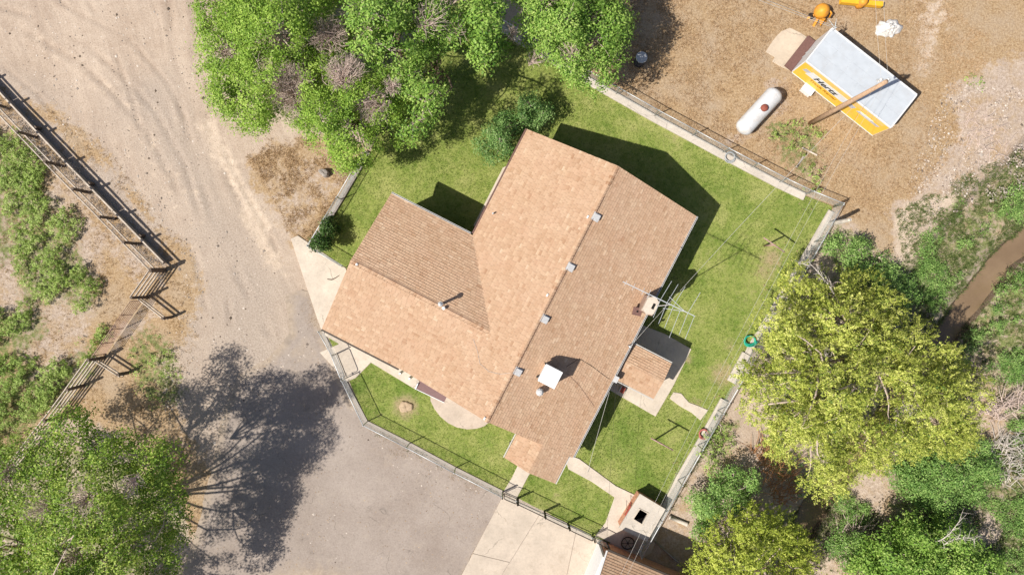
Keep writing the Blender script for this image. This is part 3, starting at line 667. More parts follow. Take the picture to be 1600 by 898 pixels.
# walls (with gable triangles)
def wallbox(u0, u1, v0, v1, zt, gable=None):
    mb = MB(); mb.prism([hp(u0, v0, 0)[:2], hp(u1, v0, 0)[:2], hp(u1, v1, 0)[:2], hp(u0, v1, 0)[:2]], -0.1, zt)
    return mb
mb = wallbox(0.4, US - 0.4, -HV + 0.5, HV - 0.5, 2.8)
zg = lambda v: HR - KM * abs(v) - 0.2
for uu in (0.4, US - 0.55):
    mb.hexa([hp(uu, -HV + 0.5, 2.8), hp(uu + 0.15, -HV + 0.5, 2.8), hp(uu + 0.15, HV - 0.5, 2.8), hp(uu, HV - 0.5, 2.8), hp(uu, -0.05, HR - 0.25), hp(uu + 0.15, -0.05, HR - 0.25), hp(uu + 0.15, 0.05, HR - 0.25), hp(uu, 0.05, HR - 0.25)])
mb.build('main_wall', M['stucco'], house)
mb = wallbox(WU0 + 0.4, WU1 - 0.42, WV + 0.35, -HV + 0.6, 2.8)
mb.hexa([hp(WU0 + 0.4, WV + 0.35, 2.8), hp(WU1 - 0.42, WV + 0.35, 2.8), hp(WU1 - 0.42, WV + 0.5, 2.8), hp(WU0 + 0.4, WV + 0.5, 2.8), hp(WM - 0.05, WV + 0.35, HW - 0.25), hp(WM + 0.05, WV + 0.35, HW - 0.25), hp(WM + 0.05, WV + 0.5, HW - 0.25), hp(WM - 0.05, WV + 0.5, HW - 0.25)])
mb.build('wing_wall', M['stucco'], house)
def window(c, along, out, w, h, z):
    c = Vector(c); f = MB()
    a = along * (w / 2); o = out * 0.03
    for s in (-1, 1): f.bar(c + a * s + o + Vector((0, 0, z)), c + a * s + o + Vector((0, 0, z + h)), 0.07, 0.08)
    for zz in (z, z + h): f.bar(c - a + o + Vector((0, 0, zz)), c + a + o + Vector((0, 0, zz)), 0.09, 0.07)
    f.bar(c + o + Vector((0, 0, z)), c + o + Vector((0, 0, z + h)), 0.05, 0.05)
    wo = f.build('window', M['white'], house)
    for s in (-1, 1):
        g = MB(); g.bar(c + a * 0.5 * s + out * 0.012 + Vector((0, 0, z + 0.03)), c + a * 0.5 * s + out * 0.012 + Vector((0, 0, z + h - 0.03)), w / 2 - 0.06, 0.02)
        g = MB(); x = along * (w / 4 - 0.04); cc = c + a * 0.5 * s + out * 0.014
        g.add([cc - x + Vector((0, 0, z + .03)), cc + x + Vector((0, 0, z + .03)), cc + x + Vector((0, 0, z + h - .03)), cc - x + Vector((0, 0, z + h - .03))], [(0, 1, 2, 3)])
        g.build('pane', M['glass'], wo)
for uu in (2.0, 11.2, 13.0): window(hp(uu, HV - 0.5, 0), U, V, 1.4, 1.1, 1.0)
for uu in (1.8, 4.2): window(hp(uu, -HV + 0.5, 0), U, -V, 1.4, 1.1, 1.0)
for vv in (-8.2, -6.3): window(hp(WU0 + 0.4, vv, 0), V, -U, 1.3, 1.0, 1.1)
for vv in (-7.6, -5.8): window(hp(WU1 - 0.42, vv, 0), V, U, 1.3, 1.0, 1.1)
for vv in (-2.4, 2.4): window(hp(0.4, vv, 0), V, -U, 1.4, 1.1, 1.0)
def door(c, along, out):
    c = Vector(c); d = MB(); d.hexa([c - along * .46 + Vector((0, 0, .08)), c + along * .46 + Vector((0, 0, .08)), c + along * .46 + out * .05 + Vector((0, 0, .08)), c - along * .46 + out * .05 + Vector((0, 0, .08)),
        c - along * .46 + Vector((0, 0, 2.1)), c + along * .46 + Vector((0, 0, 2.1)), c + along * .46 + out * .05 + Vector((0, 0, 2.1)), c - along * .46 + out * .05 + Vector((0, 0, 2.1))])
    do = d.build('door', M['white'], house); MB().bar(c + along * .36 + out * .1 + Vector((0, 0, 1.0)), c + along * .36 + out * .1 + Vector((0, 0, 1.12)), .03, .03).build('handle', M['brownmetal'], do)
door(hp(8.5, HV - 0.5, 0), U, V); door(hp(US - 0.4, -2.6, 0), V, U); door(hp(US - 0.4, ve, 0), V, U)
# gutters and rake boards
def gutter(a, b, mat, w=0.075, out=None, nm='gutter'):
    MB().bar(Vector(a), Vector(b), w, 0.12).build(nm, M[mat], house)
gutter(hp(-0.05, HV + 0.065, HE - 0.04), hp(US - 0.02, HV + 0.065, HE - 0.04), 'white')
MB().bar(hp(-0.04, HV + 0.065, HE + 0.022), hp(US - 0.03, HV + 0.065, HE + 0.022), 0.04, 0.006).build('gutter_trough', M['dkgutter'], house)
gutter(hp(-0.05, -HV - 0.065, HE - 0.04), hp(WU0 - 0.1, -HV - 0.065, HE - 0.04), 'brownmetal')
gutter(hp(WU0 - 0.065, WV, HE - 0.04), hp(WU0 - 0.065, -HV - 0.14, HE - 0.04), 'white')
MB().bar(hp(WU0 - 0.065, WV, HE + 0.022), hp(WU0 - 0.065, -HV - 0.14, HE + 0.022), 0.04, 0.006).build('gutter_trough', M['dkgutter'], house)
gutter(hp(WU1 + 0.065, WV, HE - 0.04), hp(WU1 + 0.065, -HV - 0.25, HE - 0.04), 'dkgutter')
gutter(hp(UE + 0.0, vw0 - 0.06, zr - KM * 1.4 - 0.05), hp(US + 0.1, vw0 - 0.06, zr - KM * 1.4 - 0.05), 'trim', 0.05)
gutter(hp(US + 0.02, HV - 0.16, HE + 0.06), hp(UE, HV - 0.16, HE + 0.06), 'trim', 0.05)
gutter(hp(PU0 - 0.06, 5.05, ze - 0.03), hp(PU0 - 0.06, PV1, ze - 0.03), 'trim', 0.05); gutter(hp(PU1 + 0.06, 5.05, ze - 0.03), hp(PU1 + 0.06, PV1, ze - 0.03), 'trim', 0.05)
for k in range(2): MB().bar(hp((PU0, PU1)[k] + (0.12, -0.12)[k], PV1 - 0.15, 0.05), hp((PU0, PU1)[k] + (0.12, -0.12)[k], PV1 - 0.15, ze - 0.1), 0.1, 0.1).build('porch_post', M['white'], house)
for vv in (vw0 + 0.2,): MB().bar(hp(UE - 0.2, vv, 0.05), hp(UE - 0.2, vv, zr - KM * 1.6 - 0.15), 0.1, 0.1).build('porch_post', M['white'], house)
MB().bar(hp(UE - 0.2, HV - 0.5, 0.05), hp(UE - 0.2, HV - 0.5, HE + 0.05), 0.1, 0.1).build('porch_post', M['white'], house)
# plum canopy beside the front door, under the rake
cz = 2.75; c1, c2, c3, c4 = P(654, 598, cz), P(697, 622, cz), P(694, 628, cz - 0.12), P(650, 607, cz - 0.3)
back = [c1 + Vector((0.12, 0.25, 0.1)), c2 + Vector((0.12, 0.25, 0.1))]
MB().hexa([c4 + Vector((0, 0, -.05)), c3 + Vector((0, 0, -.05)), back[1] + Vector((0, 0, -.1)), back[0] + Vector((0, 0, -.1)), c4, c3, back[1], back[0]]).build('door_canopy', M['plum'], house)
MB().bar(c4 + Vector((-.02, 0, .0)), c1 + Vector((-.02, .0, .05)), 0.05, 0.1).build('canopy_edge', M['white'], house)
MB().bar(c4 + Vector((0.02, -0.03, -.02)), c3 + Vector((0.02, -.03, -.02)), 0.03, 0.08).build('canopy_edge', M['white'], house)
for px, py in ((625, 583), (640, 591)):
    b = P(px, py, 2.7); MB().bar((b.x, b.y, 0.05), (b.x, b.y, 2.78), 0.1, 0.1).build('downspout', M['white'], house)
# box vents along the ridge
def boxvent(px, py, s=0.29):
    q = eslope(px, py); nrm = (V * KM + Vector((0, 0, 1))).normalized(); tl = (V - Vector((0, 0, KM))).normalized()
    m = MB(); b = [q + U * (a * s / 2) + tl * (c * s / 2) - nrm * .02 for a, c in ((-1, -1), (1, -1), (1, 1), (-1, 1))]
    t = [q + U * (a * s / 2) + tl * (c * s / 2) + nrm * (.17 if c > 0 else .13) for a, c in ((-1, -1), (1, -1), (1, 1), (-1, 1))]
    m.hexa(b + t)
    f = [q + U * (a * s * .72) + tl * (c * s * .72) + nrm * .026 for a, c in ((-1, -1), (1, -1), (1, 1), (-1, 1))]
    fl = [p + nrm * .006 for p in f]; m.hexa(f + fl)
    o = m.build('roof_vent', M['tin'], house)
    MB().bar(q + tl * (s / 2 + .004) + nrm * .06 - U * s * .4, q + tl * (s / 2 + .004) + nrm * .06 + U * s * .4, 0.01, 0.07).build('louvre', M['dkgutter'], o)
for p in ((931, 339), (891, 417), (851, 498), (809, 580)): boxvent(*p)
# turbine style vent near the cooler
q = eslope(843, 611); o = MB().lathe([(0.1, 0), (0.1, 0.2), (0.19, 0.22), (0.2, 0.34), (0.12, 0.44), (0.02, 0.46)], q - Vector((0, 0, .03)), n=8).build('round_vent', M['tin'], house)
# flue pipe on the wing and small pipes
def flue(px, py, u, v, zb, h, r, cap=True):
    b = hp(u, v, zb); m = MB(); m.lathe([(r, -.1), (r, h)] + ([(r * 1.7, h), (r * 1.7, h + .06), (0.02, h + .16)] if cap else []), b, n=10); return m.build('flue_pipe', M['galv'], house)
wq = P(692, 474, HW - 0.2); rr = wq - PK; uu, vv = rr.dot(U), rr.dot(V)
flue(0, 0, uu, vv, HW - KW * abs(uu - WM), 1.0, 0.075)
q = P(694, 481, HW - 0.1); rr = q - PK; MB().lathe([(0.06, -.1), (0.06, .18), (.09, .18), (.09, .22), (.01, .25)], (q.x, q.y, HW - KW * abs(rr.dot(U) - WM)), n=8).build('pipe_vent', M['white'], house)
q = P(770, 333, 3.5); vq = (q - PK).dot(V); MB().lathe([(0.045, -.1), (0.045, .28)], (q.x, q.y, HR - KM * abs(vq)), n=8).build('pipe_vent', M['galv'], house)
q = P(558, 413, HW); MB().lathe([(0.05, -.1), (0.05, .12), (.07, .13), (.01, .17)], (q.x, q.y, HW - 0.05), n=8).build('pipe_vent', M['white'], house)
# chimney
cc = PK + U * 5.3 + V * 4.72; ch = MB()
ca = math.atan2(U.y, U.x)
ch.box((cc.x, cc.y, 0), 0.82, 0.62, 4.38, ca); co = ch.build('chimney', M['mortar'], house)
oc = [cc + Matrix.Rotation(ca, 3, 'Z') @ Vector((0.5 * math.cos(math.radians(a)) * 1.0, 0.40 * math.sin(math.radians(a)) * 1.0, 0)) for a in (0, 50, 130, 180, 230, 310)]
MB().prism([p[:2] for p in oc], 4.36, 4.54).build('chimney_cap', M['concrete'], co)
fq = cc + V * 0.12 - U * 0.02; MB().box((fq.x, fq.y, 4.542), 0.30, 0.13, 0.012, ca).build('flue_opening', M['black'], co)  # black plate: the flue mouth's inner darkness put in as colour
nb = simple('chimney_brick', (0.36, 0.25, 0.19), 0.25, 7, 0.9)
def bricks(parent, a, b, z0, z1, out, mat, bl=0.22, bh=0.075):
    """a coursed face of real bricks from a to b, one joined part"""
    a, b = Vector(a), Vector(b); d = (b - a).normalized(); L = (b - a).length; m = MB(); z = z0; r = random.Random(3); row = 0
    while z + bh <= z1 + 0.01:
        s = -(bl / 2) * (row % 2)
        while s < L:
            x0, x1 = max(0, s), min(L, s + bl - 0.012)
            if x1 - x0 > 0.04:
                o = out * (0.015 + r.uniform(0, .006)); p0, p1 = a + d * x0, a + d * x1
                lo, hi = Vector((0, 0, z)), Vector((0, 0, z + bh - 0.012))
                m.hexa([p0 - out * .02 + lo, p1 - out * .02 + lo, p1 + o + lo, p0 + o + lo, p0 - out * .02 + hi, p1 - out * .02 + hi, p1 + o + hi, p0 + o + hi])
            s += bl
        z += bh; row += 1
    o = m.build('brickwork', mat, parent); tag(o, kind='stuff'); return o
hx, hy = 0.41, 0.31
X_ = Matrix.Rotation(ca, 3, 'Z') @ Vector((1, 0, 0)); Y_ = Matrix.Rotation(ca, 3, 'Z') @ Vector((0, 1, 0))
for sgn in (-1, 1):
    bricks(co, cc - X_ * hx + Y_ * hy * sgn, cc + X_ * hx + Y_ * hy * sgn, 0.05, 4.34, Y_ * sgn, nb); bricks(co, cc - Y_ * hy + X_ * hx * sgn, cc + Y_ * hy + X_ * hx * sgn, 0.05, 4.34, X_ * sgn, nb)
# brown stove cap next to it
q = eslope(993, 486); o = MB().box((q.x, q.y, q.z - .1), 0.3, 0.3, 0.5, ca + .25).build('stove_flue', M['brownmetal'], house)
MB().box((q.x, q.y, q.z + .45), 0.42, 0.46, 0.05, ca + .25).build('flue_cap', M['brownmetal'], o); MB().lathe([(.05, 0), (.05, .03)], (q.x, q.y, q.z + .502), n=10).build('cap_hole', M['black'], o)  # solid black disc paints the dark inside of the hole
# weatherhead box on the eave
q = eslope(962, 592); MB().box((q.x, q.y, q.z - .05), 0.34, 0.22, 0.22, ca).build('meter_box', M['tin'], house)
# ridge cable with standoffs and coax on the roof
def cableline(name, pts, r, mat, parent): return MB().tube(pts, r, 5).build(name, M[mat], parent)
cableline('ridge_cable', [hp(1.6, 0.1, HR + .03), hp(6, 0.12, HR + .02), hp(US - .1, 0.1, HR + .03)], 0.007, 'brownmetal', house)
cableline('wing_cable', [hp(WM - .06, WV + .3, HW + .03), hp(WM - .06, -5.5, HW + .05), hp(WM - .06, VW - .9, HW + .03)], 0.008, 'brownmetal', house)
for px, py in ((918, 339), (855, 461), (807, 580), (757, 653)):
    q = eslope(px, py); MB().box((q.x, q.y, q.z), .14, .08, .10, ca).build('cable_standoff', M['white'], house)
def roofpath(pts, r, mat):
    v = []
    for px, py in pts: q = eslope(px, py); v.append(q + Vector((0, 0, .035)))
    cableline('roof_cable', v, r, mat, house)
roofpath([(722, 505), (738, 525), (746, 548), (750, 568), (764, 580), (782, 584), (800, 582)], 0.008, 'cable')
roofpath([(884, 573), (905, 560), (925, 572), (942, 585), (952, 592)], 0.009, 'darkcable')
roofpath([(884, 581), (905, 602), (928, 634)], 0.006, 'brownmetal')

# evaporative cooler on the roof
q = eslope(858, 584); cool = thing('evaporative_cooler', q, 'white square evaporative cooler standing on the sunlit right roof slope', 'cooler')
zc = q.z + 0.15; s = 0.86
body = MB(); body.box((q.x, q.y, zc), s, s, 0.82, ca); body.build('cabinet', M['white'], cool)
body = MB(); body.box((q.x, q.y, zc + .82), s + .06, s + .06, 0.05, ca); o = body.build('lid', M['white'], cool)
for dx in (-1, 1):
    for dy in (-1, 1):
        c_ = q + X_ * (dx * .38) + Y_ * (dy * .38); v_ = (c_ - PK).dot(V); MB().bar((c_.x, c_.y, HR - KM * v_), (c_.x, c_.y, zc + .02), .05, .05).build('leg', M['galv'], cool)
for sg in (-1, 1):
    m = MB()
    for k in range(7):
        z = zc + .15 + k * .09; m.bar(q + X_ * (sg * (s / 2 + .01)) - Y_ * .34 + Vector((0, 0, z - q.z)), q + X_ * (sg * (s / 2 + .01)) + Y_ * .34 + Vector((0, 0, z - q.z)), .02, .03)
    tag(m.build('louvre', M['tin'], cool), kind=None)
w_ = q - Y_ * .55 * (1 if Y_.dot(V) > 0 else -1)
MB().lathe([(.05, 0), (.05, .18)], q - V * .5 + U * .36 + Vector((0, 0, .25)), n=8).build('water_valve', M['darkcable'], cool)
MB().lathe([(.05, 0), (.05, .3)], q - V * .47 - U * .45 + Vector((0, 0, .6)), n=8).build('water_valve', M['darkcable'], cool)

# tv antenna on a mast at the chimney
mb_ = cc - U * 0.1 + V * 0.38; ant = thing('tv_antenna', mb_ + Vector((0, 0, 3.2)), 'long silver television antenna on a mast beside the chimney', 'antenna')
HA = 8.6; a0, a1 = P(973, 440, HA), P(1086, 494, HA); mt = a0.lerp(a1, 0.66)
MB().tube([(mb_.x, mb_.y, 3.0), (mt.x, mt.y, HA + .15)], 0.025, 8).build('mast', M['galv'], ant)
MB().bar(a0, a1, .035, .035).build('boom', M['galv'], ant)
bd = (a1 - a0).normalized(); pd = Vector((-bd.y, bd.x, 0))
for t, l in ((.04, .12), (.15, .16), (.28, .16), (.36, .22)): c_ = a0.lerp(a1, t); MB().tube([c_ - pd * l + Vector((0, 0, .03)), c_ + pd * l + Vector((0, 0, .03))], .010, 5).build('element', M['galv'], ant)
for t, l1, l2 in ((.52, .95, .85), (.61, .95, 1.0), (.70, 1.0, 1.05), (.80, 0, 1.35), (.90, 1.05, 1.05), (.99, 0, 1.1)):
    c_ = a0.lerp(a1, t); MB().tube([c_ + pd * l1 + bd * .1 * l1 + Vector((0, 0, .03)), c_ + Vector((0, 0, .03)), c_ - pd * l2 + bd * .06 * l2 + Vector((0, 0, .03))], .011, 5).build('element', M['galv'], ant)
for sg in (-1, 1): MB().tube([a0.lerp(a1, .86), a0.lerp(a1, .60) + pd * .28 * sg + Vector((0, 0, .1 * sg))], .012, 5).build('strut', M['galv'], ant)

# ------------------------------------------------------------------ garage corner and cistern
gar = thing('garage', P(980, 900), 'garage with brown shingled roof at the bottom edge', 'garage')
g0 = P(950, 861, 2.7); gu = (P(1056, 905, 2.7) - g0).normalized(); gv = Vector((gu.y, -gu.x, 0))
if gv.y > 0: gv = -gv
gz = lambda a, b, z: Vector((g0 + gu * a + gv * b).to_tuple()[:2] + (z,))
slope(gar, [gz(0, 0, 2.7), gz(7, 0, 2.7), gz(7, 3.6, 3.9), gz(0, 3.6, 3.9)], 21, 'shingle_dark')
slope(gar, [gz(0, 7.2, 2.7), gz(7, 7.2, 2.7), gz(7, 3.6, 3.9), gz(0, 3.6, 3.9)], 22, 'shingle_dark')
MB().prism([gz(.15, .35, 0)[:2], gz(6.8, .35, 0)[:2], gz(6.8, 6.8, 0)[:2], gz(.15, 6.8, 0)[:2]], -.1, 2.6).build('wall', M['brickwall'], gar)
MB().bar(gz(-0.02, -.06, 2.66), gz(7, -.06, 2.66), .1, .1).build('gutter', M['dkgutter'], gar)
MB().bar(gz(-0.05, 0, 2.62), gz(-0.05, 3.6, 3.82), .05, .16).build('rake_board', M['white'], gar)
MB().prism([gz(-.02, .5, 0)[:2], gz(.13, .5, 0)[:2], gz(.13, 3.1, 0)[:2], gz(-.02, 3.1, 0)[:2]], .06, 2.25).build('garage_door', M['white'], gar)
bricks(gar, gz(.15, .35, 0), gz(.15, .5, 0), 0.05, 2.5, -gu, M['brickwall'])

cis = thing('brick_cistern', P(996, 808), 'low orange brick cistern with concrete lid and square opening', 'cistern')
ch_ = 1.0; k0 = [P(1000, 771, ch_), P(1040, 795, ch_), P(1011, 846, ch_), P(967, 824, ch_)]
cen = sum(k0, Vector()) / 4
inn = [cen + (p - cen) * 0.93 for p in k0]
hole = [P(1000, 795, ch_), P(1012, 802, ch_), P(1003, 818, ch_), P(990, 810, ch_)]
def ring(outer, inner, z0, z1):
    m = MB(); n = 4
    v = [(p.x, p.y, z0) for p in outer] + [(p.x, p.y, z0) for p in inner] + [(p.x, p.y, z1) for p in outer] + [(p.x, p.y, z1) for p in inner]; f = []
    for i in range(4):
        j = (i + 1) % 4; f += [(i, j, 8 + j, 8 + i), (4 + j, 4 + i, 12 + i, 12 + j), (8 + i, 8 + j, 12 + j, 12 + i), (j, i, 4 + i, 4 + j)]
    return m.add(v, f)
ring(k0, hole, ch_ - .1, ch_).build('lid_slab', M['concrete_grey'], cis)
inner_w = [cen + (p - cen) * 0.72 for p in k0]
ring(inn, inner_w, -.05, ch_ - .1).build('core_wall', M['mortar'], cis)
for i in range(4):
    a, b = Vector(inn[i]), Vector(inn[(i + 1) % 4]); a.z = b.z = 0; d = (b - a).normalized(); o_ = Vector((d.y, -d.x, 0))
    if o_.dot((a + b) / 2 - Vector((cen.x, cen.y, 0))) < 0: o_ = -o_
    bricks(cis, a, b, 0.04, ch_ - .1, o_, M['brickwall'])
fr = ring([cen + (p - cen) * 1.0 for p in [P(998, 793, ch_), P(1014, 801, ch_), P(1004, 820.5, ch_), P(988, 811, ch_)]], hole, ch_ + .002, ch_ + .03).build('hatch_frame', M['concrete'], cis)
MB().prism([p[:2] for p in inner_w], -.04, .06).build('dark_floor', M['black'], cis)  # flat black sheet at the bottom, seen through the hatch
br = thing('iron_bracket', P(981, 803), 'rusty red iron bracket fixed to the brick cistern face', 'bracket')
bp = P(978, 806, .0); fd = (P(994, 768) - P(962, 824)).normalized(); fo = Vector((-fd.y, fd.x, 0)); fo = fo if fo.x < 0 else -fo
b0 = P(983, 797, .55)
MB().bar(b0 - fd * .42 + fo * .05 + Vector((0, 0, -.2)), b0 + fd * .42 + fo * .05 + Vector((0, 0, -.2)), .05, .22).build('back_plate', M['redmetal'], br)
MB().bar(b0 - fd * .3 + fo * .13 + Vector((0, 0, .2)), b0 + fd * .3 + fo * .13 + Vector((0, 0, .2)), .08, .1).build('hook_bar', M['redmetal'], br)
MB().tube([b0 + fd * .3 + fo * .1, b0 + fo * .42 + fd * .42, b0 - fd * .05 + fo * .1], .014, 5).build('wire_loop', M['blackpipe'], br)
# dark ring frame (old wheel) and pipes by the cistern
wh = thing('old_wheel', P(981, 848), 'dark spoked wheel lying in the shade between cistern and garage', 'wheel')
c_ = P(981, 848, .16); m = MB(); m.tube([(c_.x + .36 * math.cos(t), c_.y + .36 * math.sin(t), .16 + .05 * math.sin(t)) for t in np.linspace(0, 2 * math.pi, 25)], .03, 6, False); m.build('rim', M['blackpipe'], wh)
for k in range(6):
    t = k * math.pi / 3; MB().tube([(c_.x, c_.y, .18), (c_.x + .35 * math.cos(t), c_.y + .35 * math.sin(t), .16 + .05 * math.sin(t))], .014, 5).build('spoke', M['blackpipe'], wh)
MB().lathe([(.05, 0), (.05, .1)], (c_.x, c_.y, .13), n=8).build('hub', M['blackpipe'], wh)
def pipe_thing(name, a, b, r, mat, label, cat, z=0.08):
    A_, B_ = P(*a), P(*b); A_.z = z + r; B_.z = z + r; d = (B_ - A_).normalized()
    m = MB(); m.tube([A_, A_ + d * .06, A_ + d * .06, B_ - d * .06, B_ - d * .06, B_], [r * 1.15, r * 1.15, r, r, r * 1.15, r * 1.15], 10); o = m.build(name, M[mat], None, True); tag(o, label, cat); return o
pipe_thing('white_pipe', (998, 864), (1005, 848), .05, 'white', 'short white pipe in the shade beside the cistern', 'pipe')
pipe_thing('concrete_pipe', (1045, 806), (1073, 818), .11, 'concrete_grey', 'pale pipe on bare ground outside the right fence', 'pipe', 0.0)
pipe_thing('grey_pole', (1020, 842), (1062, 880), .05, 'guard', 'grey pole lying in shade below the cistern', 'pole', 0.0)

# ------------------------------------------------------------------ chain link fences
def fence(name, pts, height, label, post_mat, rail_mat, spacing=2.6, group='chain link fences round the yard', z0=0.05, mesh_step=0.075, top_rail=True, bottom=False):
    p = [P(a, b) for a, b in pts]; f = thing(name, (p[0].x, p[0].y, 0), label, 'fence', group)
    pm = MB().lathe([(0.03, -.1), (0.03, height + .04), (.04, height + .05), (.036, height + .08), (.005, height + .1)], (0, 0, 0), n=7).mesh('post', M[post_mat], True)
    for i in range(len(p) - 1):
        a, b = p[i], p[i + 1]; L = (b - a).length; n = max(1, round(L / spacing)); d = (b - a) / L
        for k in range(n + (1 if i == len(p) - 2 else 0)): place('post', pm, f, Matrix.Translation(a + d * (L * k / n) + Vector((0, 0, z0))))
        if top_rail: MB().tube([a + Vector((0, 0, height + z0)), b + Vector((0, 0, height + z0))], .024, 6).build('top_rail', M[rail_mat], f, True)
        if bottom: MB().tube([a + Vector((0, 0, .12 + z0)), b + Vector((0, 0, .12 + z0))], .022, 6).build('bottom_rail', M[rail_mat], f, True)
        link(a, b, d, L, height, z0, f, mesh_step)
    return f
def link(a, b, d, L, height, z0, f, st=0.075, w=0.0017):
    nrm = Vector((-d.y, d.x, 0)); vs_ = []; fs = []
    for sg in (1, -1):
        s = -height
        while s < L + height:
            x0, x1 = s, s + sg * height; z_0, z_1 = 0.04, height
            if sg < 0: x0, x1 = s, s - height
            # clip to 0..L
            t0, t1 = 0.0, 1.0; dx = x1 - x0
            ta, tb = (0 - x0) / dx, (L - x0) / dx
            if ta > tb: ta, tb = tb, ta
            t0, t1 = max(t0, ta), min(t1, tb)
            if t1 - t0 > 0.02:
                q0 = a + d * (x0 + dx * t0) + Vector((0, 0, z0 + .04 + (height - .04) * t0)); q1 = a + d * (x0 + dx * t1) + Vector((0, 0, z0 + .04 + (height - .04) * t1))
                e = (q1 - q0).normalized(); u = e.cross(nrm) * w; n2 = nrm * w; base = len(vs_)
                for q_ in (q0, q1): vs_ += [q_ + u, q_ - u * .5 + n2, q_ - u * .5 - n2]
                fs += [(base, base + 1, base + 4, base + 3), (base + 1, base + 2, base + 5, base + 4), (base + 2, base, base + 3, base + 5)]
            s += st
    m = MB(); m.v = [tuple(v) for v in vs_]; m.f = fs; o = m.build('chain_link_mesh', M['wire'], f); tag(o, kind='stuff')
def gate(pts, height, label, mat='blackpipe', cat='gate', z0=0.08, swing=None):
    a, b = P(*pts[0]), P(*pts[1]); g = thing('gate', (a.x, a.y, 0), label, cat, 'pipe gates in the front fence'); L = (b - a).length; d = (b - a) / L; zz = Vector((0, 0, z0))
    m = MB(); r = .12; up = lambda h: Vector((0, 0, h))
    path = [a + zz + up(.08), a + zz + up(height - r)] + [a + d * (r - r * math.cos(t)) + zz + up(height - r + r * math.sin(t)) for t in (math.pi / 4, math.pi / 2)] + \
           [b - d * (r - r * math.cos(t)) + zz + up(height - r + r * math.sin(t)) for t in (math.pi / 2, math.pi / 4)] + [b + zz + up(height - r), b + zz + up(.08), a + zz + up(.08)]
    m.tube(path, .026, 6).build('frame', M[mat], g, True)
    link(a, b, d, L, height - .03, z0, g, .075)
    MB().bar(b - d * .06 + zz + up(height * .55), b + d * .08 + zz + up(height * .55), .05, .05).build('latch', M['galv'], g)
fence('chain_link_fence', [(780, 42), (845, 80), (908, 117), (962, 148), (1022, 182), (1080, 213), (1128, 239), (1172, 262), (1216, 285), (1256, 304), (1301, 322)], 1.15, 'silver chain link fence on the kerb between lawn and dry lot', 'galv', 'galv', 2.5, z0=.15)
fence('chain_link_fence', [(1301, 324), (1240, 432), (1180, 536), (1120, 640), (1058, 748), (996, 858)], 1.15, 'silver chain link fence along the tree side of the lawn', 'galv', 'galv', 2.9, z0=.1)
fence('chain_link_fence', [(506, 516), (526, 552)], 1.05, 'short silver chain link fence from wing corner to small gate', 'galv', 'galv', 1.2, z0=.08)
fence('chain_link_fence', [(541, 590), (574, 658), (640, 692), (712, 730), (785, 767)], 1.05, 'chain link fence between asphalt yard and front lawn', 'galv', 'galv', 2.7, z0=.08)
fence('chain_link_fence', [(576, 240), (534, 312), (489, 386), (541, 417)], 1.0, 'chain link fence left of the lawn beside the glossy shrub', 'galv', 'galv', 2.4, z0=.12)
fence('chain_link_fence', [(810, 778), (850, 797)], 1.1, 'short dark chain link panel right of the walk gate', 'blackpipe', 'blackpipe', 1.6, z0=.08)
gate(((526, 553), (540, 588)), 1.05, 'pipe gate at the end of the wing walk', 'galv')
gate(((788, 769), (807, 777)), 1.1, 'narrow dark pipe gate at the front porch walk')
gate(((852, 799), (886, 815)), 1.1, 'dark pipe double gate leaf beside the chain link panel')
gate(((889, 817), (923, 833)), 1.1, 'dark pipe double gate leaf on the cistern side')
gate(((928, 835), (947, 845)), 1.1, 'narrow dark pipe gate next to the garage')
pm = MB().lathe([(.04, -.1), (.04, 1.2), (.05, 1.21), (.005, 1.26)], (0, 0, 0), n=8).mesh('gate_post', M['blackpipe'], True)
for (px, py), w in (((785.5, 768), 'left of the narrow walk gate'), ((808.5, 778), 'right of the narrow walk gate'), ((851, 798), 'at the start of the double gate'), ((887.5, 816), 'in the middle of the double gate'), ((925.5, 834), 'at the cistern end of the double gate'), ((948.5, 846), 'against the garage corner')):
    o = place('gate_post', pm, None, Matrix.Translation(P(px, py) + Vector((0, 0, .05)))); tag(o, 'dark pipe gate post ' + w, 'post', 'dark gate posts')

# ------------------------------------------------------------------ corral fence, left
def corral(name, pts, h, rails, label, posts_r=.085, spacing=2.1, end=True, rail_h=.13, jit=.03, rail_w=.045, group='weathered corral fences'):
    p = [P(a, b) for a, b in pts]; f = thing(name, (p[0].x, p[0].y, 0), label, 'fence', group)
    for i in range(len(p) - 1):
        a, b = p[i], p[i + 1]; L = (b - a).length; n = max(1, round(L / spacing)); d = (b - a) / L
        for k in range(n + (1 if i == len(p) - 2 and end else 0)):
            q = a + d * (L * k / n); hh = h + rnd.uniform(.02, .18); tl = Vector((rnd.uniform(-.04, .04), rnd.uniform(-.04, .04), 0))
            r_ = posts_r * rnd.uniform(.85, 1.15); MB().tube([q - Vector((0, 0, .1)), q + tl * .5 + Vector((0, 0, hh * .5)), q + tl + Vector((0, 0, hh))], [r_ * 1.05, r_, r_ * .92], 8).build('post', M['post'], f)
            if k < n:
                for z in rails:
                    s0 = a + d * (L * k / n - .06); s1 = a + d * (L * (k + 1) / n + .06); off = Vector((-d.y, d.x, 0)) * (posts_r + .03)
                    if off.x > 0: off = -off
                    MB().bar(s0 + off + Vector((0, 0, z + rnd.uniform(-jit, jit))), s1 + off + Vector((0, 0, z + rnd.uniform(-jit, jit))), rail_w, rail_h).build('rail', M['rail'], f)
    return f
cf = corral('corral_fence', [(-60, 92), (14, 170), (100, 260), (180, 342), (257, 421)], 1.5, (.72, 1.42), 'long weathered corral fence with guard planks beside the dirt road', spacing=2.05)
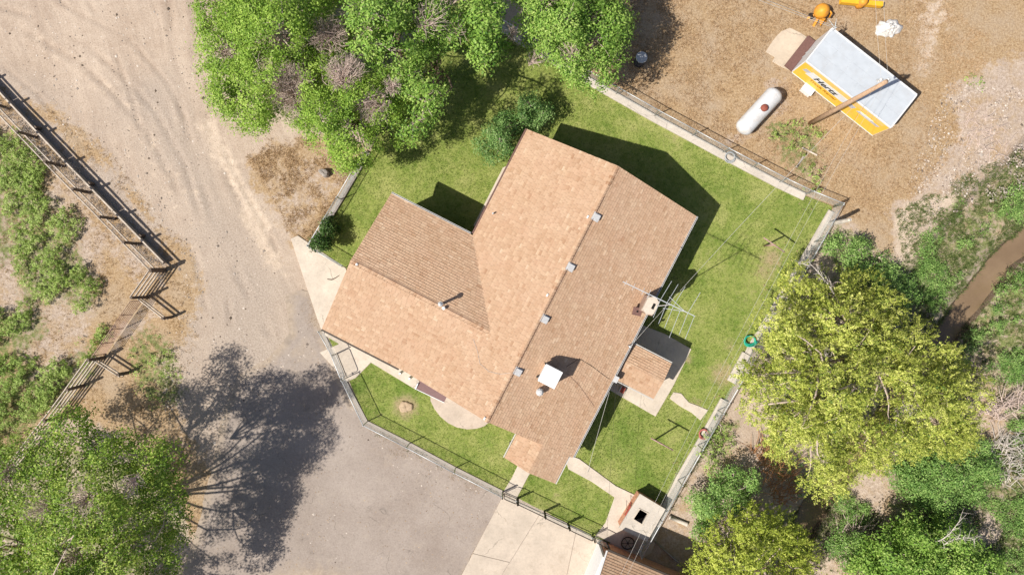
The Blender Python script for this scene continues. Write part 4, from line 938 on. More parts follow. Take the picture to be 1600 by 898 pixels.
# guard planks on the road side and tumbleweeds packed behind
gpts = [P(-50, 86), P(18, 158), (P(104, 249)), P(184, 331), P(262, 411)]
for i in range(4):
    a, b = gpts[i], gpts[i + 1]; L = (b - a).length; d = (b - a) / L; n = round(L / 4.0)
    for k in range(n):
        for z in (.12, .33): MB().bar(a + d * (L * k / n + .02) + Vector((0, 0, z)), a + d * (L * (k + 1) / n - .02) + Vector((0, 0, z + rnd.uniform(-.02, .02))), .06, .20).build('guard_plank', M['guard'], cf)
        MB().bar(a + d * (L * k / n + .02) + Vector((0, 0, .46)), a + d * (L * (k + 1) / n - .02) + Vector((0, 0, .46)), .08, .05).build('cap_board', M['rail'], cf)
        q = a + d * (L * (k + .5) / n) + Vector((d.y, -d.x, 0)) * -.1; q = a + d * (L * (k + .5) / n) + (Vector((-d.y, d.x, 0)) if -d.y > 0 else Vector((d.y, -d.x, 0))) * .13
        MB().tube([q - Vector((0, 0, .1)), q + Vector((0, 0, .44))], .09, 7).build('stub_post', M['post'], cf)
corral('corral_fence', [(258, 423), (229, 464)], 1.5, (.25, .6, 1.0, 1.42), 'short four rail corral panel between long fence and pipe gate', spacing=2.0, jit=.015)
corral('corral_fence', [(231, 465), (269, 495)], .95, (.45, .8), 'low braced wing of rails beside the short corral panel', spacing=3.0, jit=.01)
corral('corral_fence', [(162, 559), (131, 602), (96, 649), (58, 698), (20, 745)], 1.4, (.25, .58, .95, 1.35), 'four rail corral fence running down to the lower left tree', spacing=1.95, jit=.015)
corral('corral_fence', [(163, 558), (201, 582)], 1.0, (.5, .85), 'low braced wing of rails below the pipe gate', spacing=3.0, jit=.01)
g = thing('pipe_gate', P(226, 468), 'rusty pink seven bar pipe gate in the corral fence', 'gate')
a, b = P(226, 468), P(166, 554); d = (b - a).normalized()
for z in (.2, .38, .56, .75, .95, 1.15, 1.36): MB().tube([a + d * .05 + Vector((0, 0, z)), b - d * .05 + Vector((0, 0, z))], .017, 6).build('bar', M['pipegate'], g, True)
for t in (0.02, .27, .52, .77, .98): q = a.lerp(b, t); MB().bar(q + Vector((0, 0, .15)), q + Vector((0, 0, 1.4)), .05, .03).build('upright', M['pipegate'], g)

# ------------------------------------------------------------------ trailer with lettering
tb0, tb1 = P(1237, 113, .3), P(1363, 212, .3); TL = (tb1 - tb0); TLn = TL.length; tx = TL / TLn; ty = Vector((-tx.y, tx.x, 0)); Z = Vector((0, 0, 1))
TW, T0, T1 = 2.25, .3, 2.18
tp = lambda a, b, z: Vector((tb0.x, tb0.y, 0)) + tx * a + ty * b + Z * z
tr = thing('truck_box', tp(TLn / 2, TW / 2, 0), 'white and yellow rental truck box with dark lettering on its side', 'trailer')
MB().hexa([tp(0, 0, T0), tp(TLn, 0, T0), tp(TLn, TW, T0), tp(0, TW, T0), tp(0, 0, T1), tp(TLn, 0, T1), tp(TLn, TW, T1), tp(0, TW, T1)]).build('body', M['tr_white'], tr)
def side(x0, x1, z0, z1, dpt, mat, nm, sk=0.0):
    return MB().hexa([tp(x0, -dpt, z0), tp(x1, -dpt, z0), tp(x1, .0, z0), tp(x0, .0, z0), tp(x0 + sk, -dpt, z1), tp(x1 + sk, -dpt, z1), tp(x1 + sk, .0, z1), tp(x0 + sk, .0, z1)]).build(nm, M[mat], tr)
side(0.02, TLn - .02, T0 + .06, T1 - .08, .012, 'yellow', 'side_panel')
side(0.55, TLn - .3, 1.74, 2.02, .016, 'tr_peach', 'faded_band')
side(0.5, 3.1, 1.15, 1.72, .022, 'tr_white', 'logo_band', .25); side(3.0, 3.7, 1.25, 1.62, .020, 'tr_stripe', 'stripe', .1); side(0.25, .62, 1.3, 1.62, .020, 'tr_stripe', 'stripe', .1)
side(3.95, 5.35, 1.35, 1.55, .021, 'tr_stripe', 'stripe', .1); side(4.0, 4.9, 1.45, 1.62, .026, 'tr_white', 'stripe', .1)
side(0, TLn, T0, T0 + .06, .03, 'tr_white', 'bottom_rail'); side(0, TLn, T1 - .08, T1 + .0, .024, 'tr_white', 'top_rail')
for k in range(1, 6): side(TLn * k / 6 - .008, TLn * k / 6 + .008, T0 + .06, T1 - .08, .018, 'yellow', 'panel_seam') if k in (4, 5) else None
# roof skin in panels with seams
for k in range(6):
    for j in range(3):
        a0_, a1_ = TLn * k / 6 + .004, TLn * (k + 1) / 6 - .004; b0_, b1_ = .05 + (TW - .1) * j / 3 + .003, .05 + (TW - .1) * (j + 1) / 3 - .003; zz = T1 + .012 + rnd.uniform(0, .004)
        MB().hexa([tp(a0_, b0_, T1 - .01), tp(a1_, b0_, T1 - .01), tp(a1_, b1_, T1 - .01), tp(a0_, b1_, T1 - .01), tp(a0_, b0_, zz), tp(a1_, b0_, zz), tp(a1_, b1_, zz), tp(a0_, b1_, zz)]).build('roof_panel', M['tr_roof'], tr)
for b_, nm in ((0.0, 0), (TW, 1)): MB().bar(tp(-.01, b_, T1), tp(TLn + .01, b_, T1), .07, .06).build('roof_rail', M['tr_white'], tr)
for a_ in (0, TLn): MB().bar(tp(a_, .04, T1), tp(a_, TW - .04, T1), .07, .062).build('roof_rail', M['tr_white'], tr)
for j in (0, 1):
    do = MB().hexa([tp(-.03, .04 + j * TW / 2, T0 + .05), tp(0, .04 + j * TW / 2, T0 + .05), tp(0, TW / 2 - .04 + j * TW / 2, T0 + .05), tp(-.03, TW / 2 - .04 + j * TW / 2, T0 + .05),
               tp(-.03, .04 + j * TW / 2, T1 - .05), tp(0, .04 + j * TW / 2, T1 - .05), tp(0, TW / 2 - .04 + j * TW / 2, T1 - .05), tp(-.03, TW / 2 - .04 + j * TW / 2, T1 - .05)]).build('rear_door', M['tr_white'], tr)
    MB().bar(tp(-.06, TW / 2 + (j - .5) * .3, T0 + .1), tp(-.06, TW / 2 + (j - .5) * .3, T1 - .1), .03, .03).build('lock_bar', M['galv'], do)
MB().hexa([tp(-.55, .05, .22), tp(-.02, .05, .22), tp(-.02, TW - .05, .22), tp(-.55, TW - .05, .22), tp(-.55, .05, .3), tp(-.02, .05, .3), tp(-.02, TW - .05, .3), tp(-.55, TW - .05, .3)]).build('door_sill', M['brownmetal'], tr)
for a_ in (.6, TLn / 2, TLn - .6): MB().hexa([tp(a_ - .12, .1, -.05), tp(a_ + .12, .1, -.05), tp(a_ + .12, TW - .1, -.05), tp(a_ - .12, TW - .1, -.05), tp(a_ - .12, .1, T0), tp(a_ + .12, .1, T0), tp(a_ + .12, TW - .1, T0), tp(a_ - .12, TW - .1, T0)]).build('skid', M['post'], tr)
def letters(txt, x, z, size, mat, shear, xs=1.0):
    cu = bpy.data.curves.new('lettering', 'FONT'); cu.body = txt; cu.size = size; cu.shear = shear; cu.extrude = .004; cu.offset = 0.012 if size > .3 else 0.003
    o = bpy.data.objects.new('lettering_src', cu); C.objects.link(o); dg = bpy.context.evaluated_depsgraph_get(); me = bpy.data.meshes.new_from_object(o.evaluated_get(dg)); bpy.data.objects.remove(o)
    me.materials.clear(); me.materials.append(M[mat])
    rot = Matrix((tx * xs, Z, -ty)).transposed().to_4x4(); m = Matrix.Translation(tp(x, -.03, z)) @ rot
    me.transform(m); ob = bpy.data.objects.new('lettering', me); C.objects.link(ob); par(ob, tr)
letters('Hertz', 1.02, 1.24, .56, 'ink', .35, 1.12); letters('Truck Rental', .95, .84, .30, 'orangeink', .2, 1.15)
st = thing('step_box', P(1259, 141), 'small white step box on the dry grass beside the truck box', 'step')
q = P(1259, 142, 0); MB().box((q.x, q.y, 0), .62, .46, .38, math.atan2(tx.y, tx.x)).build('box', M['white'], st); MB().box((q.x, q.y, .38), .68, .52, .03, math.atan2(tx.y, tx.x)).build('top_board', M['white'], st)
for s_ in (-.2, .2): MB().box((q.x + tx.x * s_, q.y + tx.y * s_, .411), .04, .5, .012, math.atan2(tx.y, tx.x)).build('tread', M['tr_stripe'], st)

# propane tank
ta, tb = P(1163, 199, .8), P(1209, 149, .8); ax = (tb - ta); ax.z = 0; ax.normalize(); tk = thing('propane_tank', (ta + tb) / 2 * Vector((1, 1, 0)) if False else Vector(((ta.x + tb.x) / 2, (ta.y + tb.y) / 2, 0)), 'white rounded propane tank lying on the dry lot', 'tank')
cm = Vector(((ta.x + tb.x) / 2, (ta.y + tb.y) / 2, .78)); Lh = 1.55; r_ = .5
prof = [(r_ * math.sin(t), -Lh + r_ * .75 - r_ * .75 * math.cos(t)) for t in np.linspace(0.01, math.pi / 2, 9)] + [(r_, 0.0)] + [(r_ * math.cos(t), Lh - r_ * .75 + r_ * .75 * math.sin(t)) for t in np.linspace(0, math.pi / 2 - .01, 9)]
MB().lathe(prof, cm, ax, 28).build('vessel', M['tank'], tk, True)
for s_ in (-.85, .85): c_ = cm + ax * s_; MB().box((c_.x, c_.y, -.05), .16, .7, .45, math.atan2(ax.y, ax.x)).build('saddle', M['concrete_grey'], tk)
c_ = cm + ax * .12 + Vector((0.03, -0.03, r_ - .03)); MB().lathe([(.2, 0), (.2, .1), (.16, .17), (.02, .19)], c_, n=14).build('lid', M['lid'], tk, True)
MB().tube([c_ + Vector((-.1, 0, .05)), c_ + Vector((-.4, -.05, -.04)), c_ + Vector((-.56, -.25, -.42)), c_ + Vector((-.56, -.25, -1.2))], .015, 6).build('gas_line', M['darkcable'], tk)

# power pole
pb = P(1266, 193); pole = thing('utility_pole', pb, 'tall brown wooden utility pole standing beside the truck box', 'pole')
PH = 7.9; tl = Vector((.02, .0, 0)); MB().tube([pb - Z * .2, pb + Z * 3, pb + Z * PH], [.145, .125, .095], 12).build('shaft', M['poolwood'], pole, True)
for k, (dx, dz) in enumerate(((.0, .0), (.0, -.25))):
    for s_ in (-1, 1): c_ = pb + Vector((s_ * .16, .14, PH - .2 + dz)); MB().lathe([(.03, 0), (.06, .03), (.035, .06), (.06, .09), (.02, .13)], c_, n=8).build('insulator', M['tank'], pole)
MB().bar(pb + Vector((-.3, .16, PH - .25)), pb + Vector((.3, .16, PH - .25)), .06, .08).build('bracket_arm', M['galv'], pole)
MB().bar(pb + Vector((.12, .1, PH - .9)), pb + Vector((.45, .35, PH - .75)), .04, .04).build('bracket_arm', M['galv'], pole)
fp = P(1296, 350); p2 = thing('wooden_post', fp, 'short bleached wooden post outside the fence corner', 'post'); MB().tube([fp - Z * .2, fp + Vector((.0, .0, 1.3)), fp + Vector((.03, .02, 2.3))], [.13, .12, .10], 9).build('shaft', M['dead'], p2); MB().tube([fp + Vector((0, 0, 2.29)), fp + Vector((0.02, 0.02, 2.36))], [.105, .02], 9).build('weathered_top', M['rail'], p2)

def wire(a, b, sag, r, mat, label, n=14, z_is=True):
    a, b = Vector(a), Vector(b); pts = [a.lerp(b, k / n) - Z * (4 * sag * (k / n) * (1 - k / n)) for k in range(n + 1)]
    o = MB().tube(pts, r, 5).build('overhead_wire', M[mat], None, True); tag(o, label, 'wire', 'overhead wires'); return o
ptop = pb + Z * (PH - .15)
wire(P(1374, 122, 7.7), P(952, 935, 6.0), .9, .005, 'cable', 'upper left one of two pale wires over the right lawn edge')
wire(P(1384, 126, 7.6), P(963, 935, 5.9), .9, .005, 'cable', 'right one of two pale wires over the right lawn edge')
wire(ptop + Vector((-.16, .2, 0)), P(1366, -60, 7.6), .1, .006, 'cable', 'left wire running up from the utility pole')
wire(ptop + Vector((.16, .2, 0)), P(1380, -60, 7.6), .1, .006, 'cable', 'right wire running up from the utility pole')
tc = tp(0.1, TW - .1, T1 + .35)
wire(tc, P(1120, -25, 4.5), .05, .011, 'cable', 'lower pale cable running to the truck box corner'); wire(tc + Vector((.05, .05, .05)), P(1168, -12, 4.5), .05, .011, 'cable', 'upper pale cable running to the truck box corner')
MB().tube([tp(0.1, TW - .1, T1 + .03), tc + Vector((0, 0, .1))], .03, 6).build('cable_mast', M['galv'], tr)
m = MB()
for k in range(6): m.tube([tc, tc + Vector((rnd.uniform(-.5, .1), rnd.uniform(.1, .6), rnd.uniform(-.2, .1)))], .012, 4)
m.build('cable_ends', M['wire'], tr)
wire(hp(PU0 + .2, 4.9, 3.6), P(1340, 160, 6.6), .5, .008, 'cable', 'pale service wire from back porch across the lawn to the pole')
wire(eslope(962, 598) + Z * .25, P(948, 848, 2.9), .25, .006, 'darkcable', 'thin dark wire from house eave to garage')
wire(eslope(952, 612) + Z * .05, P(918, 738, .1), .1, .009, 'cable', 'pale twisted wire sagging from eave to side lawn')
MB().lathe([(.03, -.4), (.03, .3), (.07, .32), (.05, .42), (.01, .44)], hp(PU0 + .2, 4.9, 3.25), n=8).build('service_mast', M['galv'], house)

# clothes line posts
def tpost(base, bar0, bar1, label):
    h = 1.95; b = P(*base); t = thing('clothes_post', b, label, 'post', 'clothes line posts on the lawn'); a_, b_ = P(*bar0, h), P(*bar1, h); mid = (a_ + b_) / 2
    MB().tube([b - Z * .1, Vector((mid.x, mid.y, h))], .05, 8).build('upright', M['pipegate'], t, True); MB().tube([a_, b_], .038, 8).build('crossbar', M['pipegate'], t, True)
    for k in range(4): q = a_.lerp(b_, (k + .5) / 4); MB().tube([q + Z * .03, q + Z * .1], .012, 5).build('line_hook', M['galv'], t)
tpost((1194, 384), (1193, 371), (1226, 394), 'T shaped clothes post on the bare patch by the right fence'); tpost((1023, 687), (1017, 684), (1052, 703), 'T shaped clothes post on the lower lawn above the cistern')

# coils, drum, stumps, machines
def coil(name, px, py, z, r, n, rt, mat, label, cat, ex=1.0):
    c = P(px, py, z); pts = []
    rr_ = random.Random(int(px))
    for k in range(n * 16 + 1):
        t = k / 16 * 2 * math.pi; q = r * (1 - .09 * math.sin(t / n * 1.7) + .05 * math.sin(t * .37)); pts.append((c.x + q * ex * math.cos(t) + .02 * math.sin(k), c.y + q * math.sin(t) + .04 * math.sin(k * .11), z + rt + .05 * abs(math.sin(t * .21)) + k * .0004))
    c0 = pts[-1]; pts += [(c0[0] + .12 * j, c0[1] - .05 * j, max(.05, c0[2] - .04 * j)) for j in range(1, 3)]
    o = MB().tube(pts, rt, 6).build(name, M[mat], None, True); tag(o, label, cat); return o
coil('garden_hose', 1171, 532, .18, .27, 6, .028, 'greenhose', 'bright green hose coil on the right kerb', 'hose', 1.15)
coil('garden_hose', 1099, 677, .17, .25, 5, .03, 'redhose', 'faded red hose coil on the right kerb', 'hose'); coil('wire_coil', 1140, 246, .18, .27, 5, .028, 'greyhose', 'grey coil lying on the upper right kerb', 'coil')
bb = P(998, 98); dr = thing('steel_drum', bb, 'dark open topped drum in the tree shade on the dry lot', 'drum'); MB().lathe([(.27, 0), (.29, .02), (.29, .28), (.305, .3), (.29, .32), (.29, .58), (.305, .6), (.29, .62), (.29, .86), (.31, .88), (.31, .9), (.27, .9), (.26, .1)], (bb.x, bb.y, -.02), n=20).build('shell', M['drum'], dr, True)
MB().lathe([(.25, 0), (.25, .02)], (bb.x, bb.y, .4), n=16).build('ash_fill', M['greystone'], dr); MB().lathe([(.315, 0), (.325, .02), (.315, .04)], (bb.x, bb.y, .86), n=20).build('rim', M['tin'], dr)
def lump(name, px, py, rx, ry, h, mat, label, cat, seed, n=18, flat=.7):
    c = P(px, py); v = []; f = []; rg = np.random.default_rng(seed); ph = rg.random(6) * 6
    rings = [(1.0, -.05), (1.03, .25), (.98, .7), (.85, flat + .22), (.5, 1.0), (.02, 1.0)]
    for q, zz in rings:
        for k in range(n):
            t = 2 * math.pi * k / n; w = 1 + .16 * math.sin(2 * t + ph[0]) + .10 * math.sin(3 * t + ph[1]) + .07 * math.sin(7 * t + ph[2]); v.append((c.x + rx * q * w * math.cos(t), c.y + ry * q * w * math.sin(t), h * zz + (.05 * h * math.sin(3 * t + ph[3]) if zz > .5 else 0)))
    for i in range(len(rings) - 1):
        for k in range(n): f.append((i * n + k, i * n + (k + 1) % n, (i + 1) * n + (k + 1) % n, (i + 1) * n + k))
    o = MB().add(v, f).build(name, M[mat]); tag(o, label, cat); return o
lump('tree_stump', 508, 271, .27, .23, .42, 'guard', 'grey cut stump on dry ground near the left trees', 'stump', 1); lump('tree_stump', 634, 635, .34, .36, .16, 'stump', 'pale flat stump in the front lawn', 'stump', 2)
# orange machine
mq = P(1277, 24); mc = thing('cement_mixer', mq, 'orange round drum machine on dry grass above the truck box', 'machine')
MB().lathe([(.2, .1), (.36, .3), (.42, .55), (.36, .8), (.2, .95), (.05, 1.0)], (mq.x, mq.y, 0), n=18).build('drum', M['machine'], mc, True)
for t, l in ((200, .62), (250, .68), (320, .6)): a_ = math.radians(t); MB().bar((mq.x + .2 * math.cos(a_), mq.y + .2 * math.sin(a_), .4), (mq.x + l * math.cos(a_), mq.y + l * math.sin(a_), .02), .12, .08).build('leg', M['machine'], mc)
MB().tube([(mq.x + .38, mq.y - .05, .7), (mq.x + .52, mq.y - .12, .62), (mq.x + .5, mq.y - .3, .4)], .05, 7).build('handle', M['machine'], mc, True); MB().add([(mq.x - .1, mq.y - .35, .5), (mq.x + .25, mq.y - .4, .5), (mq.x + .12, mq.y - .68, .12), (mq.x + .02, mq.y - .36, .42), (mq.x - .1, mq.y - .33, .45), (mq.x + .25, mq.y - .38, .45), (mq.x + .12, mq.y - .66, .07)], [(0, 1, 2), (4, 6, 5), (0, 4, 5, 1), (1, 5, 6, 2), (2, 6, 4, 0)]).build('chute', M['machine'], mc)
MB().lathe([(.17, -.05), (.17, .05)], (mq.x - .45, mq.y - .12, .17), (1, .3, 0), 14).build('wheel', M['blackpipe'], mc)
im = thing('farm_implement', P(1345, 6), 'yellow beam implement cut by the top edge', 'implement'); i0, i1 = P(1313, 2, .4), P(1378, 8, .4); MB().bar(i0, i1, .26, .3).build('blade', M['impl'], im); q = P(1346, 5, .4)
MB().lathe([(.2, -.38), (.24, -.2), (.24, .3), (.12, .42)], q, n=12).build('hub', M['machine'], im, True); MB().bar(q + Vector((0, 0, .3)), q + Vector((.1, .9, .4)), .14, .14).build('tow_bar', M['impl'], im); MB().bar(q + Vector((.25, -.05, .12)), q + Vector((.25, .4, .3)), .12, .12).build('bracket', M['brownmetal'], im)
# crumpled tarp
def tarp():
    c = P(1388, 45); n = 34; g = np.linspace(-1, 1, n); X, Y = np.meshgrid(g, g); x = X.ravel(); y = Y.ravel(); rad = np.hypot(x, y); ang = np.arctan2(y, x)
    edge = .95 + .13 * np.sin(2 * ang + 1) + .07 * np.sin(5 * ang + 2) + .06 * np.sin(9 * ang); h = .34 * np.clip(1 - rad ** 2, 0, 1) * (0.3 + 1.1 * fbm(x + 5, y, .5, 2)) + .16 * np.abs(np.sin(7 * x + 3 * fbm(x, y, .4, 1) * 3)) * np.clip(1 - rad, 0, 1) + .02
    v = np.stack([c.x + x * .72 * edge, c.y + y * .58 * edge, h], -1); i = np.arange(n * n).reshape(n, n); f = np.stack([i[:-1, :-1], i[:-1, 1:], i[1:, 1:], i[1:, :-1]], -1).reshape(-1, 4); f = f[np.hypot(x[f].mean(1), y[f].mean(1)) < 1.0]
    o = np_mesh('crumpled_tarp', v, f, M['tarp']); tag(o, 'crumpled white tarp heaped on dry grass above the truck box', 'tarp'); s_ = o.modifiers.new('thick', 'SOLIDIFY'); s_.thickness = .02
tarp()
pt = thing('toy_chair', P(971, 606), 'small red and white chair in the porch shade', 'chair'); q = P(970, 607, 0); MB().box((q.x, q.y, .33), .34, .34, .04, ca).build('seat', M['redmetal'], pt); MB().box((q.x - V.x * .16, q.y - V.y * .16, .37), .34, .03, .35, ca).build('backrest', M['white'], pt)
for sx in (-1, 1):
    for sy in (-1, 1): c_ = q + X_ * (.14 * sx) + Y_ * (.14 * sy); MB().bar((c_.x, c_.y, .07), (c_.x, c_.y, .33), .03, .03).build('leg', M['white'], pt)
pipe_thing('pale_plank', (1253, 231), (1276, 243), .05, 'rail', 'pale plank lying in weeds outside the upper right fence', 'plank', 0); pipe_thing('grey_plank', (1244, 262), (1256, 243), .05, 'guard', 'grey plank leaning in weeds by the fence corner', 'plank', 0)
o = MB().tube([P(512, 436) + Z * .09, P(519, 437) + Z * .1, P(525, 434) + Z * .1, P(531, 430) + Z * .09], [.02, .03, .025, .012], 6).build('fallen_stick', M['post']); tag(o, 'dark crooked stick lying on the triangular apron', 'stick')
# ------------------------------------------------------------------ vegetation
M['leaf_tumble'] = leaf_mat('tumbleweed_twig', (0.16, 0.14, 0.135), (0.36, 0.325, 0.315), (0.58, 0.53, 0.51), 0.1)
M['leaf_rust'] = leaf_mat('dead_rust_twig', (0.16, 0.075, 0.03), (0.36, 0.19, 0.08), (0.55, 0.36, 0.20), 0.15)
def lobes_in(poly_px, hmin, hmax, sp, r, seed, zoff=0.0, power=.6, jit=.35, hj=.35):
    rg = np.random.default_rng(seed); hm = (hmin + hmax) / 2; step = sp * F / (H - hm)
    xs = [p[0] for p in poly_px]; ys = [p[1] for p in poly_px]; out = []; row = 0
    pts = []
    y = min(ys)
    while y < max(ys):
        x = min(xs) + (step / 2 if row % 2 else 0)
        while x < max(xs): pts.append((x + rg.normal() * step * jit, y + rg.normal() * step * jit)); x += step
        y += step * .87; row += 1
    pts = np.array(pts); d = sdist(pts[:, 0], pts[:, 1], poly_px); dm = d.max()
    for (px, py), q in zip(pts, d):
        if q < r * F / (H - hm) * .38: continue
        h = hmin + (hmax - hmin) * min(1, (q / dm)) ** power + rg.normal() * hj
        rr_ = r * rg.uniform(.75, 1.25); c = P(px, py, max(h, .1)); out.append((c.x, c.y, c.z + zoff - rr_ * .4, rr_))
    return np.array(out)
def crown_lobes(poly, hmin, hmax, sp, r, seed, drop=2.2, **kw):
    a = lobes_in(poly, hmin, hmax, sp, r, seed, **kw); b = lobes_in(poly, max(.8, hmin - .6), max(1.2, hmax - drop), sp * 1.15, r, seed + 500, **kw)
    return np.concatenate([a, b])
def n3(p, s, seed):
    rg = np.random.default_rng(seed); v = 0
    for k in range(5):
        w = rg.normal(size=3) * s * (1 + .6 * k); v = v + np.sin(p @ w + rg.random() * 6.28) / (1 + .4 * k)
    return v
def unit(a): return a / (np.linalg.norm(a, axis=1, keepdims=True) + 1e-9)
def foliage(name, lobes, mat, parent, seed, dens=7.0, per=13, size=.16, asp=.55, cr=.26, gap=-1.2, spray=0.0, upb=.35, low=-.35, rnd_n=.42, gs=1.1, shell=(.45, 1.07), flat=.85, tsd=.17, holes=(), nh=0, hr=(.25, .5)):
    rg = np.random.default_rng(seed); L = lobes; n = np.maximum(3, (dens * L[:, 3] ** 2 * 12.5 * .7)).astype(int); li = np.repeat(np.arange(len(L)), n)
    d = unit(rg.normal(size=(len(li), 3))); k = d[:, 2] > low; li = li[k]; d = d[k]
    rad = L[li, 3] * (shell[0] + (shell[1] - shell[0]) * np.sqrt(rg.random(len(li)))); p = L[li, :3] + d * rad[:, None] * np.array([1, 1, flat])
    keep = np.ones(len(p), bool)
    for j in range(len(L)):
        inside = (np.linalg.norm((p - L[j, :3]) / np.array([1, 1, flat]), axis=1) < L[j, 3] * .5) & (li != j); keep &= ~inside
    keep &= n3(p, gs, seed + 1) > gap
    ipx = CX + p[:, 0] * F / (H - p[:, 2]); ipy = CY - p[:, 1] * F / (H - p[:, 2])
    if nh:
        for q_ in p[rg.choice(len(p), min(nh, len(p)), replace=False)]: keep &= np.linalg.norm((p - q_) * np.array([1, 1, .6]), axis=1) > rg.uniform(*hr)
    for hx_, hy_, hr_ in holes: keep &= np.hypot(ipx - hx_, ipy - hy_) > hr_ * rg.uniform(.75, 1.25, len(p))
    p = p[keep]; d = d[keep]; li = li[keep]; cl = p
    ct = rg.normal(size=len(p)) * tsd * .75 + (n3(p, .8, seed + 3) * .05); ci = np.repeat(np.arange(len(p)), per)
    if spray > 0:
        ax = unit(d * .8 + np.array([0, 0, .35]) + rg.normal(size=p.shape) * .35); t = rg.random(len(ci)) ** .8
        ln = spray * rg.uniform(.6, 1.3, len(p)); c = p[ci] + ax[ci] * (t * ln[ci])[:, None] + rg.normal(size=(len(ci), 3)) * (cr * (1.08 - t))[:, None]
        nb_ = d[ci] * .8 + np.array([0, 0, upb]) + rg.normal(size=c.shape) * rnd_n; ta = unit(ax[ci] + rg.normal(size=c.shape) * .45)
    else:
        c = p[ci] + rg.normal(size=(len(ci), 3)) * np.array([cr, cr, cr * .7]); nb_ = d[ci] * .8 + np.array([0, 0, upb]) + rg.normal(size=c.shape) * rnd_n; ta = unit(rg.normal(size=c.shape))
    nb_ = unit(nb_); ta = unit(ta - nb_ * (ta * nb_).sum(1, keepdims=True)); bt = np.cross(nb_, ta); s = size * rg.uniform(.65, 1.35, len(c))
    a = ta * (s * .5)[:, None]; b = bt * (s * .5 * asp)[:, None]
    v = np.stack([c - a, c + b - a * .1 - nb_ * (s * .08)[:, None], c + a, c - b - a * .1 - nb_ * (s * .08)[:, None]], 1).reshape(-1, 3)
    f = np.arange(len(v)).reshape(-1, 4); tint = np.repeat(np.clip(.5 + ct[ci] + rg.normal(size=len(c)) * tsd, 0, 1), 4)
    o = np_mesh(name, v, f, M[mat], parent, tint); return o, cl, li
def bend(a, b, rg, amt=.12, n=4):
    a, b = Vector(a), Vector(b); L = (b - a).length; o = Vector(rg.normal(size=3) * L * amt); return [a.lerp(b, k / n) + o * math.sin(math.pi * k / n) + Vector((0, 0, L * .08 * math.sin(math.pi * k / n))) for k in range(n + 1)]
def tree(name, lobes, mat, label, cat, seed, trunk_r=.22, group=None, limbs=12, twigs=140, base=None, trunk_h=None, bark='bark', twig_r=.014, gz=0.0, **kw):
    rg = np.random.default_rng(seed + 50); cxy = lobes[:, :2].mean(0) if base is None else np.array(base[:2]); zt = lobes[:, 2].max(); zf = trunk_h or zt * .42
    b = Vector((cxy[0], cxy[1], gz)); t = thing(name, b, label, cat, group); fk = Vector((cxy[0] + rg.normal() * .15, cxy[1] + rg.normal() * .15, zf))
    MB().tube([b - Z * .3, b + (fk - b) * .12, b + (fk - b) * .5, fk], [trunk_r * 1.5, trunk_r * 1.1, trunk_r, trunk_r * .8], 10).build('trunk', M[bark], t, True)
    _, cl, li = foliage('crown', lobes, mat, t, seed, **kw)
    order = rg.permutation(len(lobes)); lm = []; m2 = MB()
    for q, j in enumerate(order):
        c = Vector(lobes[j, :3]); 
        if q < limbs: src = fk; r0 = trunk_r * .42; lm.append(c)
        else: src = min(lm, key=lambda z: (z - c).length).lerp(fk, .35); r0 = trunk_r * .25
        pts = bend(src, c, rg); rr_ = [r0 * (1 - .75 * k / 4) for k in range(5)]
        if q < limbs: MB().tube(pts, rr_, 6).build('limb', M[bark], t, True)
        else: m2.tube(pts, rr_, 5)
    if len(cl):
        for i in rg.choice(len(cl), min(twigs, len(cl)), replace=False):
            c = Vector(cl[i]); s = Vector(lobes[li[i], :3]); m2.tube([s, s.lerp(c, .5) + Vector(rg.normal(size=3) * .06), c], [twig_r * 1.6, twig_r, twig_r * .5], 4, False)
    tag(m2.build('twigs', M['twig'], t), kind='stuff'); return t
def bare(t, px, py, h, r, n, seed, mat='twig', tw=.012, up=.7):
    rg = np.random.default_rng(seed); c = P(px, py, h); m = MB(); org = c + Vector((rg.normal() * .3, rg.normal() * .3, -r * 1.1))
    for k in range(n):
        d = rg.normal(size=3); d[2] = abs(d[2]) * up + .25; d = d / np.linalg.norm(d); e = c + Vector((d[0] * r, d[1] * r, d[2] * r * .7 - r * .25)); s = org.lerp(c, rg.random() * .7)
        mid = s.lerp(e, .5) + Vector(rg.normal(size=3) * r * .07); m.tube([s, mid, e], [tw * 1.5, tw, tw * .45], 4, False)
        for q in range(2):
            e2 = mid.lerp(e, rg.random()) ; m.tube([e2, e2 + Vector(rg.normal(size=3) * r * .22)], [tw * .7, tw * .35], 3, False)
    return tag(m.build('bare_twigs', M[mat], t), kind='stuff')

